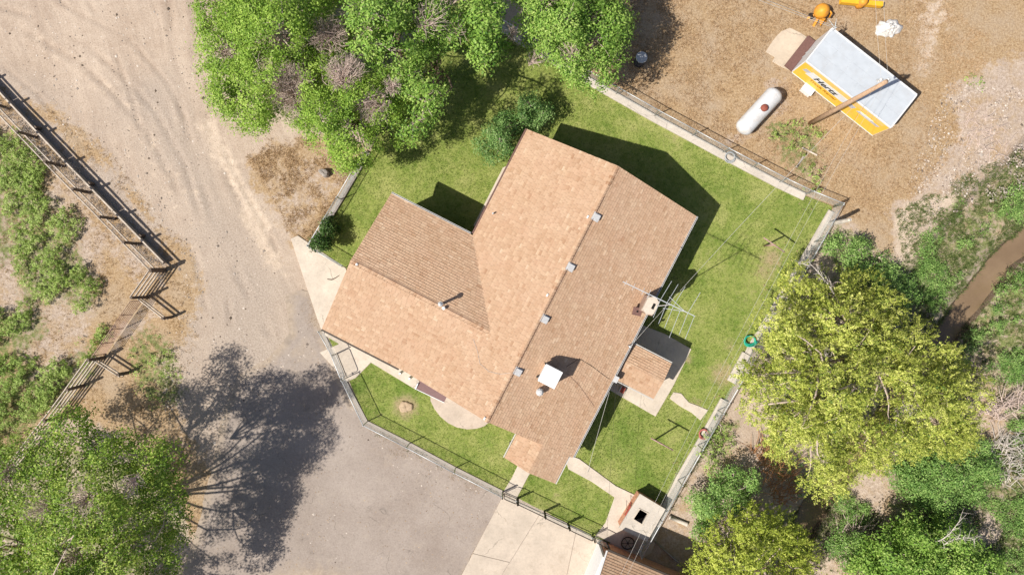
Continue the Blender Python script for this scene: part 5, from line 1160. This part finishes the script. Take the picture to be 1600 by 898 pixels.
G1 = 'trees above the house'
E = dict(size=.108, dens=14, per=26, cr=.15, gap=-9, nh=55, hr=(.25, .6), low=-.15)
tA = tree('elm_tree', crown_lobes([(312, -70), (308, 20), (310, 90), (332, 130), (345, 180), (372, 218), (420, 222), (442, 196), (466, 150), (500, 104), (548, 90), (548, -70)], 2.8, 7.6, 1.1, .9, 1), 'leaf_elm', 'leftmost light green elm beside the dirt road with bare twig patches', 'tree', 101, .2, G1, **dict(E, nh=60, holes=((440, 58, 18), (452, 134, 30), (352, 80, 12), (512, 55, 14), (392, 165, 9), (530, 20, 14))))
for a in ((438, 60, 5.8, 1.0, 170, 1), (451, 134, 5.6, 1.35, 300, 2), (352, 80, 5.4, .6, 80, 4), (513, 55, 5.8, 1.0, 200, 31)): bare(tA, *a)
tB = tree('elm_tree', crown_lobes([(455, 150), (480, 95), (520, 80), (560, 100), (610, 105), (650, 150), (645, 200), (605, 228), (560, 258), (535, 272), (505, 240), (470, 236), (452, 200)], 2.8, 7.4, 1.1, .9, 2), 'leaf_elm', 'light green elm reaching over the left fence', 'tree', 102, .2, G1, **dict(E, nh=60, holes=((540, 112, 20), (584, 166, 17), (506, 226, 8), (612, 130, 10))))
for a in ((538, 112, 7.0, .95, 200, 5), (583, 165, 6.8, .85, 160, 6), (612, 132, 7.2, .5, 60, 7)): bare(tB, *a)
tC = tree('maple_tree', crown_lobes([(540, -60), (542, 60), (560, 95), (610, 105), (650, 80), (650, 20), (640, -60)], 6.2, 9.2, 1.15, .95, 3), 'leaf_maple', 'tall bright maple crown at the top edge between the elms', 'tree', 103, .2, G1, size=.145, dens=13, per=22, cr=.17, gap=-9, nh=25, hr=(.25, .5), low=-.15)
tD = tree('maple_tree', crown_lobes([(630, -60), (640, 60), (625, 120), (618, 180), (646, 210), (694, 188), (712, 140), (704, 80), (724, 20), (724, -60)], 5.2, 7.8, 1.1, .9, 4), 'leaf_maple', 'darker maple crown overhanging the shaded lawn', 'tree', 104, .18, G1, size=.135, dens=14, per=22, cr=.17, gap=-9, nh=45, hr=(.25, .55), low=-.15)
for a in ((672, 25, 8.0, .9, 40, 8), (700, 40, 7.0, .9, 40, 10)): bare(tD, *a)
tF = tree('maple_tree', crown_lobes([(730, -60), (735, 20), (728, 60), (740, 96), (772, 96), (788, 60), (775, 20), (790, -60)], 5.6, 7.4, .85, .65, 5), 'leaf_maple', 'slim bright maple sprig between the two larger crowns', 'tree', 105, .08, G1, limbs=6, size=.16, dens=15, per=20, cr=.18, gap=-1.9, low=-.15)
bare(tF, 800, 55, 4.5, .7, 30, 12)
tE = tree('maple_tree', crown_lobes([(795, -70), (790, 20), (806, 60), (830, 88), (858, 124), (888, 132), (912, 118), (938, 122), (966, 100), (978, 50), (985, -70)], 3.2, 7.0, 1.15, .95, 6), 'leaf_maple', 'rounded green maple above the start of the kerb fence', 'tree', 106, .2, G1, size=.13, dens=14, per=24, cr=.17, gap=-9, nh=45, hr=(.25, .55), low=-.15)
for a in ((888, 75, 5.6, .6, 40, 13), (925, 10, 5.4, .8, 40, 14), (838, 90, 4.0, .5, 25, 15)): bare(tE, *a)
tG = tree('cottonwood_tree', lobes_in([(-70, 700), (15, 702), (60, 690), (85, 650), (120, 638), (140, 652), (136, 688), (180, 682), (220, 672), (252, 690), (276, 722), (287, 780), (276, 840), (262, 890), (240, 940), (230, 1040), (150, 1120), (-70, 1120)], 4.6, 10.2, 1.1, .95, 7, hj=.6), 'leaf_cotton', 'big cottonwood crown in the lower left corner', 'tree', 107, .2, None, base=P(165, 812), limbs=16, twigs=220, size=.12, dens=11, per=24, cr=.17, gap=-9, nh=150, hr=(.18, .46), holes=((130, 785, 20), (60, 800, 15), (110, 868, 20), (15, 850, 18), (8, 742, 12), (205, 760, 10)), low=-.15)
for a in ((128, 790, 9.7, 1.0, 60, 16), (60, 800, 8.5, .9, 60, 17), (110, 870, 8.3, 1.0, 70, 18), (8, 740, 7.3, .7, 50, 19), (205, 760, 9.3, .6, 30, 20)): bare(tG, *a, mat='twig', tw=.013)
tR = tree('golden_tree', crown_lobes([(1228, 430), (1246, 398), (1275, 394), (1312, 418), (1352, 430), (1392, 460), (1420, 500), (1452, 512), (1482, 536), (1522, 572), (1534, 620), (1520, 690), (1476, 716), (1420, 726), (1370, 742), (1310, 776), (1250, 752), (1205, 706), (1176, 650), (1150, 610), (1162, 560), (1192, 520), (1206, 470)], 2.8, 7.4, 1.1, .72, 8, power=.7, hj=.8), 'leaf_gold', 'huge golden green tree beside the right fence', 'tree', 108, .26, None, base=P(1290, 560), limbs=14, twigs=160, size=.10, asp=.36, dens=29, per=30, cr=.09, spray=.5, gap=-9, nh=120, hr=(.18, .36), tsd=.2, holes=((1300, 436, 14), (1332, 608, 9), (1290, 560, 8), (1350, 520, 9), (1240, 640, 8), (1415, 640, 8), (1385, 560, 10), (1268, 510, 9), (1310, 500, 10), (1230, 560, 7), (1280, 620, 8), (1340, 680, 9), (1440, 580, 9), (1460, 660, 8), (1365, 630, 8), (1400, 510, 10), (1215, 600, 7), (1320, 560, 7)), low=-.1)
for a in ((1290, 560, 5.6, .6, 24, 23), (1415, 640, 5.0, .6, 24, 24)): bare(tR, *a, mat='dead')
tS = tree('golden_tree', crown_lobes([(1078, 890), (1098, 850), (1128, 818), (1160, 806), (1178, 790), (1205, 800), (1226, 795), (1246, 830), (1262, 850), (1268, 890), (1250, 980), (1090, 980)], 1.8, 5.6, .9, .66, 9, power=.7, hj=.6), 'leaf_gold2', 'smaller golden green tree at the bottom edge beside the creek', 'tree', 109, .22, None, limbs=10, size=.10, asp=.42, dens=24, per=28, cr=.09, spray=.58, gap=-9, nh=40, hr=(.25, .45), tsd=.19, low=-.1)
tT = tree('box_elder_tree', crown_lobes([(1340, 900), (1352, 850), (1390, 818), (1432, 800), (1480, 804), (1528, 836), (1560, 870), (1572, 920), (1540, 990), (1350, 990)], 1.4, 4.2, 1.0, .8, 10, zoff=-.3), 'leaf_maple', 'green tree with bleached dead branches in the lower right corner', 'tree', 110, .2, None, gz=-.4, limbs=10, size=.125, dens=14, per=22, cr=.16, gap=-9, nh=40, hr=(.25, .5), low=-.15)
def dead_limb(t, a, b, r, seed):
    rg = np.random.default_rng(seed); m = MB(); pts = bend(a, b, rg, .06, 6); m.tube(pts, [r * (1 - .12 * k) for k in range(7)], 6)
    for k in range(1, 7):
        for q in range(3):
            p0 = pts[k - 1].lerp(pts[k], rg.random()); d = (pts[k] - pts[k - 1]).normalized() * .5 + Vector(rg.normal(size=3)) * .45; d.z = abs(d.z) * .5; e = p0 + d * rg.uniform(.35, .8); w = bend(p0, e, rg, .1, 3); m.tube(w, [r * .45, r * .35, r * .22, r * .1], 4)
            for _ in range(2): f0 = w[2]; m.tube([f0, f0 + Vector(rg.normal(size=3)) * .16], [r * .18, r * .07], 3, False)
    tag(m.build('dead_limb', M['dead'], t), 'bleached leafless limb')
dead_limb(tT, P(1462, 846, 3.0), P(1500, 812, 4.4), .035, 5); dead_limb(tT, P(1475, 850, 3.2), P(1525, 842, 4.0), .03, 6)
dead_limb(tR, P(1310, 470, 3.6), P(1262, 408, 4.6), .035, 7)
bush = tree('lilac_bush', lobes_in([(742, 222), (756, 196), (776, 186), (790, 152), (830, 150), (856, 160), (856, 190), (826, 198), (806, 232), (782, 258), (756, 252)], .9, 2.6, .62, .5, 11), 'leaf_bush', 'dense green bush growing against the upper roof corner', 'bush', 111, .07, None, limbs=8, twigs=60, size=.095, dens=34, per=18, cr=.11, gap=-2.2, low=-.15)
shrub = tree('glossy_shrub', lobes_in([(482, 386), (496, 364), (508, 340), (524, 328), (530, 348), (522, 372), (508, 392), (494, 396)], .5, 1.3, .42, .34, 12), 'leaf_glossy', 'dark glossy shrub at the corner of the left fence', 'bush', 112, .05, None, limbs=6, twigs=30, size=.13, dens=50, per=10, cr=.1, gap=-4)
G2 = 'shrubs along the creek'
tree('willow_shrub', lobes_in([(1078, 812), (1084, 776), (1112, 744), (1146, 728), (1186, 724), (1188, 764), (1160, 800), (1120, 830), (1092, 850)], .7, 2.0, .62, .5, 13), 'leaf_willow', 'blue green willow shrub between the right fence and the bottom golden tree', 'bush', 113, .06, G2, limbs=8, twigs=60, size=.10, dens=26, per=17, cr=.12, gap=-1.4, low=-.1)
tree('willow_shrub', lobes_in([(1396, 770), (1404, 722), (1440, 700), (1500, 686), (1548, 684), (1574, 704), (1570, 760), (1540, 796), (1480, 800), (1430, 796)], .6, 1.9, .75, .6, 14, zoff=-.4), 'leaf_willow', 'broad green shrub below the huge golden tree', 'bush', 114, .06, G2, gz=-.5, limbs=10, twigs=60, size=.10, dens=26, per=17, cr=.12, gap=-1.4, low=-.1)
tree('willow_shrub', lobes_in([(1282, 368), (1330, 360), (1392, 396), (1428, 430), (1440, 470), (1410, 500), (1340, 440)], .5, 1.6, .7, .55, 15, zoff=-.2), 'leaf_willow', 'dark green shrub in the shade above the huge golden tree', 'bush', 115, .06, G2, gz=-.2, limbs=10, twigs=60, size=.10, dens=26, per=17, cr=.12, gap=-1.4, low=-.1)
tree('willow_shrub', lobes_in([(1300, 872), (1316, 840), (1352, 826), (1372, 850), (1350, 890), (1320, 910)], .4, 1.2, .6, .45, 16, zoff=-.5), 'leaf_willow', 'low shrub left of the lower right tree', 'bush', 116, .05, G2, gz=-.5, limbs=6, twigs=30, size=.10, dens=26, per=17, cr=.12, gap=-1.4, low=-.1)
tree('willow_shrub', lobes_in([(1090, 735), (1096, 690), (1120, 655), (1150, 655), (1146, 700), (1120, 735)], .3, .7, .5, .38, 17), 'leaf_weed', 'low leafy shrub outside the fence beside the red hose', 'bush', 117, .04, G2, limbs=5, twigs=20, size=.13, asp=.35, dens=10, per=11, cr=.14, spray=.25, gap=-1.2)

def stuff_leaves(name, lobes, mat, label, seed, **kw):
    o, _, _ = foliage(name, lobes, mat, None, seed, **kw); tag(o, label, kind='stuff'); return o
W = []
for k, pl in enumerate(([(-70, 195), (0, 198), (30, 205), (60, 232), (82, 255), (78, 275), (60, 290), (88, 318), (110, 322), (126, 345), (118, 372), (96, 380), (70, 360), (40, 380), (10, 360), (0, 300), (-70, 300)],
                        [(22, 372), (60, 360), (94, 384), (110, 410), (140, 424), (156, 440), (148, 478), (120, 488), (104, 462), (72, 470), (40, 458), (20, 420)],
                        [(-70, 470), (10, 480), (50, 470), (62, 500), (30, 520), (10, 560), (-70, 560)],
                        [(-70, 560), (40, 560), (80, 570), (120, 540), (158, 512), (172, 520), (150, 552), (110, 600), (70, 640), (30, 668), (-70, 720)],
                        [(-70, 700), (30, 660), (20, 700), (-20, 760)])):
    W.append(lobes_in(pl, .2, .62, .5, .38, 30 + k, jit=.42, hj=.12))
stuff_leaves('kochia_weeds', np.concatenate(W), 'leaf_weed', 'bright green weeds growing thick behind the corral fence', 201, size=.09, asp=.34, dens=44, per=16, cr=.07, spray=.15, gap=-1.1, gs=1.5, low=-.05)
W = [lobes_in(pl, .1, .45, .42, .32, 40 + k, zoff=z, jit=.4, hj=.08) for k, (pl, z) in enumerate((
    ([(1420, 360), (1450, 345), (1480, 300), (1516, 285), (1520, 320), (1490, 350), (1478, 400), (1455, 440), (1430, 436)], -.5),
    ([(1500, 372), (1540, 346), (1566, 340), (1560, 366), (1520, 392)], -.7), ([(1560, 330), (1590, 290), (1640, 250), (1640, 330), (1600, 345)], -.5),
    ([(1548, 570), (1580, 540), (1660, 520), (1660, 590), (1600, 600), (1560, 612)], -.2), ([(1470, 610), (1500, 580), (1520, 540), (1548, 500), (1570, 480), (1560, 520), (1530, 580)], -.8),
    ([(1560, 650), (1660, 620), (1660, 680), (1580, 700)], 0), ([(1440, 420), (1500, 400), (1530, 430), (1500, 470), (1470, 490), (1440, 470)], -.7), ([(1570, 440), (1640, 410), (1640, 500), (1580, 530), (1550, 520)], -.6), ([(1540, 790), (1600, 760), (1640, 780), (1640, 860), (1580, 850)], -.1), ([(1600, 680), (1640, 670), (1640, 760), (1590, 760)], 0), ([(1400, 700), (1460, 690), (1500, 680), (1430, 720)], -.6), ([(1290, 810), (1320, 770), (1360, 780), (1380, 820), (1340, 850), (1300, 860)], -.6), ([(1190, 660), (1240, 700), (1300, 770), (1260, 790), (1200, 720)], -.2), ([(1540, 870), (1600, 850), (1640, 880), (1640, 920), (1560, 930)], 0)))]
stuff_leaves('bank_weeds', np.concatenate(W), 'leaf_willow', 'low green weeds covering the creek banks', 202, size=.09, asp=.4, dens=30, per=15, cr=.10, gap=-.35, gs=1.9, low=.0)
W = [lobes_in(pl, .1, .4, .4, .3, 50 + k, jit=.4, hj=.08) for k, pl in enumerate(([(1195, 205), (1225, 190), (1270, 188), (1288, 205), (1270, 240), (1230, 245), (1205, 225)], [(1252, 282), (1262, 256), (1288, 262), (1286, 296), (1268, 302)], [(1512, 115), (1536, 112), (1542, 135), (1520, 142)], [(206, 520), (235, 505), (265, 540), (285, 590), (280, 630), (240, 640), (212, 600)]))]
stuff_leaves('lot_weeds', np.concatenate(W), 'leaf_weed', 'patchy green weeds on the dry lot and road edge', 203, size=.11, asp=.35, dens=9, per=11, cr=.11, spray=.2, gap=-.5, gs=1.8, low=-.05)
# tumbleweeds packed behind the guard planks, dead brush
TW_ = []
rg = np.random.default_rng(77)
for k in range(46):
    t = k / 45; px = -20 + 275 * t + rg.normal() * 3; py = 132 + 288 * t + rg.normal() * 3; c = P(px, py); r_ = rg.uniform(.26, .42); TW_.append((c.x - .1, c.y - .12, r_ * .6, r_))
stuff_leaves('tumbleweeds', np.array(TW_), 'leaf_tumble', 'grey tumbleweeds packed behind the guard planks', 204, size=.16, asp=.12, dens=30, per=7, cr=.09, gap=-9, low=-.2, upb=.1)
def brush(name, poly, h, mat, label, n, seed, tw=.014, zo=0.0):
    rg = np.random.default_rng(seed); m = MB(); xs = [p[0] for p in poly]; ys = [p[1] for p in poly]; k = 0
    while k < n:
        px, py = rg.uniform(min(xs), max(xs)), rg.uniform(min(ys), max(ys))
        if sdist(np.array([px]), np.array([py]), poly)[0] < 0: continue
        a = P(px, py); a.z = zo + rg.random() * h; an = rg.normal() * .9 + .6; l = rg.uniform(.4, 1.4); e = a + Vector((math.cos(an) * l, math.sin(an) * l, rg.normal() * .15)); m.tube([a, a.lerp(e, .5) + Vector(rg.normal(size=3) * .08), e], [tw * 1.5, tw, tw * .4], 4, False); k += 1
    o = m.build(name, M[mat]); tag(o, label, 'brush', 'piles of dead brush'); return o
brush('brush_pile', [(1536, 690), (1580, 668), (1600, 690), (1596, 740), (1570, 760), (1550, 740)], .45, 'dead', 'bleached brush pile at the right edge beside the golden tree', 150, 1, zo=.05)
brush('brush_pile', [(1520, 640), (1560, 620), (1600, 612), (1600, 640), (1545, 660)], .3, 'twig', 'brown brush at the right edge above the bleached pile', 110, 2, zo=.02)
brush('brush_pile', [(1168, 700), (1200, 690), (1240, 730), (1236, 780), (1205, 790), (1190, 750)], .5, 'deadred', 'orange dead brush between the fence and the huge golden tree', 220, 3, zo=.02)
brush('brush_pile', [(1310, 830), (1345, 822), (1350, 850), (1320, 860)], .25, 'twig', 'small twig pile on the lower creek bank', 60, 4, zo=-.3)
brush('brush_pile', [(1490, 180), (1520, 160), (1560, 190), (1590, 230), (1540, 260), (1500, 240)], .08, 'twig', 'scattered twigs on the pale ground at the right edge', 90, 5, .010, zo=.02)

def blades(name, x, y, z, ln, w, lean, mat, label, seed, tint=None, parent=None):
    rg = np.random.default_rng(seed); n = len(x); an = rg.random(n) * 6.283; bn = rg.random(n) * 6.283; l = ln * rg.uniform(.6, 1.4, n); le = lean * rg.uniform(.3, 1.2, n)
    b = np.stack([x, y, z], -1); sd = np.stack([np.cos(bn), np.sin(bn), np.zeros(n)], -1) * w; tip = b + np.stack([np.cos(an) * l * np.sin(le), np.sin(an) * l * np.sin(le), l * np.cos(le)], -1)
    v = np.stack([b - sd, b + sd, tip], 1).reshape(-1, 3); t = np.clip((.5 if tint is None else tint) + rg.normal(size=n) * .27, 0, 1)
    o = np_mesh(name, v, np.arange(3 * n).reshape(-1, 3), M[mat], parent, np.repeat(t, 3)); tag(o, label, kind='stuff'); return o
def rnd_in(poly, n, seed):
    rg = np.random.default_rng(seed); xs = [p[0] for p in poly]; ys = [p[1] for p in poly]; x = rg.uniform(min(xs), max(xs), n); y = rg.uniform(min(ys), max(ys), n); k = sdist(x, y, poly) > -.03; return x[k], y[k]
HOUSEP = [hp(.4, -HV + .5, 0)[:2], hp(.4, HV - .5, 0)[:2], hp(US - .4, HV - .5, 0)[:2], hp(US - .4, WV + .4, 0)[:2], hp(WU0 + .4, WV + .4, 0)[:2], hp(WU0 + .4, -HV + .5, 0)[:2]]
NOGRASS = [HOUSEP] + [gp(p) for p in (HALF, [(455, 373), (466, 368), (541, 419), (545, 440), (520, 505), (505, 522), (497, 500)], [(505, 522), (520, 512), (640, 578), (664, 604), (648, 607), (580, 566), (556, 590), (542, 596), (500, 550), (530, 537)], [(812, 720), (836, 728), (826, 742), (806, 780), (786, 768), (800, 745)], [(880, 706), (905, 716), (935, 738), (962, 758), (1000, 776), (985, 812), (968, 852), (930, 836), (946, 815), (960, 776), (925, 752), (888, 732)], [(984, 500), (1040, 522), (1080, 545), (1052, 602), (1024, 650), (944, 604), (950, 590)], [(1052, 612), (1064, 614), (1076, 628), (1092, 634), (1106, 640), (1094, 656), (1080, 644), (1062, 634), (1046, 622)], [(952, 848), (968, 834), (985, 812), (1040, 800), (1018, 862), (1000, 874)], [(996, 766), (1039, 794), (1012, 846), (965, 824)], [(608, 312), (616, 303), (640, 316), (760, 385), (740, 400), (700, 370)])]
x, y = rnd_in(LAWN, 360000, 1)
for pl in NOGRASS:
    k = sdist(x, y, pl) < (.02 if pl is HOUSEP else .05); x, y = x[k], y[k]
at = lawn_attrs(x, y); k = R.random(len(x)) > at['bare'] * .9; x, y = x[k], y[k]; at = {q: v[k] for q, v in at.items()}
tn = .48 + (fbm(x, y, 2.2, 1) - .5) * 1.0 - at['lush'] * .25 + at['bare'] * .25
blades('lawn_grass', x, y, np.full(len(x), .028), .085, .012, .95, 'grass', 'short mown lawn grass blades', 2, tn)
def tufts(name, polys, n, per, ln, w, mat, label, seed, gate_=.5, sc=.7, base=.5, z=None, keep_out=None):
    rg = np.random.default_rng(seed); X = []; Y = []
    for pl in polys: a, b = rnd_in(gp(pl), n, seed); k = fbm(a, b, sc, seed) + rg.normal(size=len(a)) * .08 > gate_; X.append(a[k]); Y.append(b[k]); seed += 1
    x = np.concatenate(X); y = np.concatenate(Y)
    for ko in keep_out or []:
        k = sdist(x, y, ko) < 0; x, y = x[k], y[k]
    t = base + rg.normal(size=len(x)) * .15; x = np.repeat(x, per) + rg.normal(size=len(x) * per) * .035; y = np.repeat(y, per) + rg.normal(size=len(y) * per) * .035
    blades(name, x, y, terrain_z(x, y) - .01, ln, w, 1.1, mat, label, seed, np.repeat(t, per))
TRK = [tuple(tp(a, b, 0))[:2] for a, b in ((0, 0), (TLn, 0), (TLn, TW), (0, TW))]; PADP = gp([(1196, 82), (1220, 50), (1234, 44), (1272, 66), (1237, 112)])
tufts('dry_grass', [[(905, 112), (900, 60), (985, -20), (1460, -20), (1560, 80), (1490, 150), (1500, 230), (1440, 300), (1390, 330), (1400, 380), (1310, 325), (1130, 236)]], 30000, 6, .13, .012, 'drygrass', 'matted tan dry grass on the upper right lot', 11, .44, .8, .52, keep_out=[TRK, PADP])
tufts('dry_grass', [[(385, 245), (420, 215), (500, 215), (575, 235), (520, 345), (492, 385), (452, 380), (440, 330)], [(40, 150), (150, 215), (300, 395), (310, 540), (262, 640), (330, 740), (300, 850), (200, 680), (120, 640), (265, 410)], [(-40, 180), (60, 230), (257, 425), (160, 556), (20, 720), (-40, 720)]], 9000, 6, .12, .012, 'drygrass', 'dry grass tufts beside the dirt road and corral', 21, .5, .7, .55)
tufts('bank_grass', [[(1400, 330), (1600, 230), (1640, 260), (1640, 620), (1480, 640), (1420, 470)], [(1210, 830), (1340, 780), (1420, 830), (1600, 640), (1640, 900), (1200, 900)]], 14000, 6, .2, .014, 'bankgrass', 'rough grass on the creek banks', 31, .42, .8, .5)
tufts('kerb_weeds', [[(1303, 330), (1312, 335), (1240, 455), (1165, 585), (1150, 580)], [(1255, 300), (1290, 318), (1180, 520), (1165, 510), (1240, 400)], [(575, 662), (786, 770), (780, 778), (570, 670)], [(570, 250), (576, 256), (500, 388), (490, 380)], [(1128, 630), (1140, 640), (1050, 800), (1036, 795)]], 1500, 7, .16, .014, 'bankgrass', 'weeds along the kerbs and fence lines', 41, .48, .5, .55)
M['darkclod'] = simple('dark_clod', (0.10, 0.075, 0.055), 0.3, 9, 0.95)
def stones(name, polys, n, s, mat, label, seed, gate_=0.0):
    rg = np.random.default_rng(seed); X = []; Y = []
    for pl in polys: a, b = rnd_in(gp(pl), n, seed); k = fbm(a, b, 1.2, seed) > gate_; X.append(a[k]); Y.append(b[k]); seed += 1
    x = np.concatenate(X); y = np.concatenate(Y); m = len(x); sz = s * rg.lognormal(0, .45, m); z = np.maximum(terrain_z(x, y), 0.0) + np.where(sdist(x, y, ASPH) > 0, .034, 0)
    o = np.array([[1, 0, 0], [0, 1, 0], [-1, 0, 0], [0, -1, 0], [0, 0, .7]], float); v = np.stack([x, y, z], -1)[:, None, :] + o[None] * sz[:, None, None] * rg.uniform(.6, 1.3, (m, 5, 1)); f = np.array([[0, 1, 4], [1, 2, 4], [2, 3, 4], [3, 0, 4]])
    ob = np_mesh(name, v.reshape(-1, 3), (np.arange(m)[:, None, None] * 5 + f[None]).reshape(-1, 3), M[mat], None, np.repeat(rg.random(m), 5)); tag(ob, label, kind='stuff')
t = NT('road_stone'); M['stone'] = t.done(t.ramp(t.attr('tint'), [(0, (.10, .075, .06)), (.4, (.30, .25, .21)), (1, (.66, .58, .50))]), .9, .2)
stones('gravel_stones', [[(0, 0), (330, 0), (330, 230), (450, 460), (520, 560), (330, 700), (300, 430), (0, 110)], [(40, 140), (260, 320), (320, 420), (300, 660), (250, 640), (290, 440), (60, 200)], [(1480, 130), (1600, 140), (1600, 300), (1500, 330), (1400, 340)]], 5200, .028, 'stone', 'loose gravel stones on the dirt road', 51, .4)
stones('asphalt_crumbs', [[(450, 470), (500, 520), (570, 664), (785, 772), (720, 898), (300, 898), (380, 590)], [(572, 664), (786, 774), (770, 790), (600, 720)]], 900, .022, 'stone', 'loose crumbs on the asphalt yard', 61, .45)
tufts('asphalt_weeds', [[(575, 668), (700, 725), (690, 745), (600, 700)], [(480, 455), (500, 500), (512, 540), (500, 545), (470, 480)], [(715, 738), (770, 768), (750, 770), (700, 745)], [(590, 672), (650, 702), (660, 722), (612, 708)]], 1600, 6, .09, .012, 'drygrass', 'straw coloured weeds in the asphalt edge', 71, .52, .35, .75)

def litter(name, poly, n, size, mat, label, seed, z):
    rg = np.random.default_rng(seed); x, y = rnd_in(gp(poly), n, seed); k = (fbm(x, y, 1.5, seed) > .45) & (sdist(x, y, HOUSEP) < 0); x, y = x[k], y[k]; m = len(x); an = rg.random(m) * 6.28; sz = size * rg.uniform(.5, 1.5, m)
    a = np.stack([np.cos(an) * sz, np.sin(an) * sz, rg.normal(size=m) * .01], -1); b = np.stack([-np.sin(an) * sz * .5, np.cos(an) * sz * .5, rg.normal(size=m) * .01], -1); c = np.stack([x, y, np.full(m, z)], -1)
    v = np.stack([c - a, c + b, c + a, c - b], 1).reshape(-1, 3); o = np_mesh(name, v, np.arange(len(v)).reshape(-1, 4), M[mat], None, np.repeat(rg.random(m), 4)); tag(o, label, kind='stuff')
litter('leaf_litter', [(1215, 300), (1298, 326), (1180, 530), (1060, 750), (1040, 740), (1150, 540)], 1500, .035, 'drygrass', 'pale fallen leaves and clippings along the right lawn edge', 81, .09)
litter('yard_litter', [(300, 560), (560, 560), (580, 670), (780, 775), (720, 890), (320, 890)], 1100, .03, 'drygrass', 'dry leaf scraps blown over the asphalt yard', 82, .045)
stones('road_clods', [[(0, 10), (320, 10), (330, 200), (440, 440), (330, 560), (280, 330), (0, 90)]], 70, .06, 'darkclod', 'dark clods lying on the dirt road', 91)
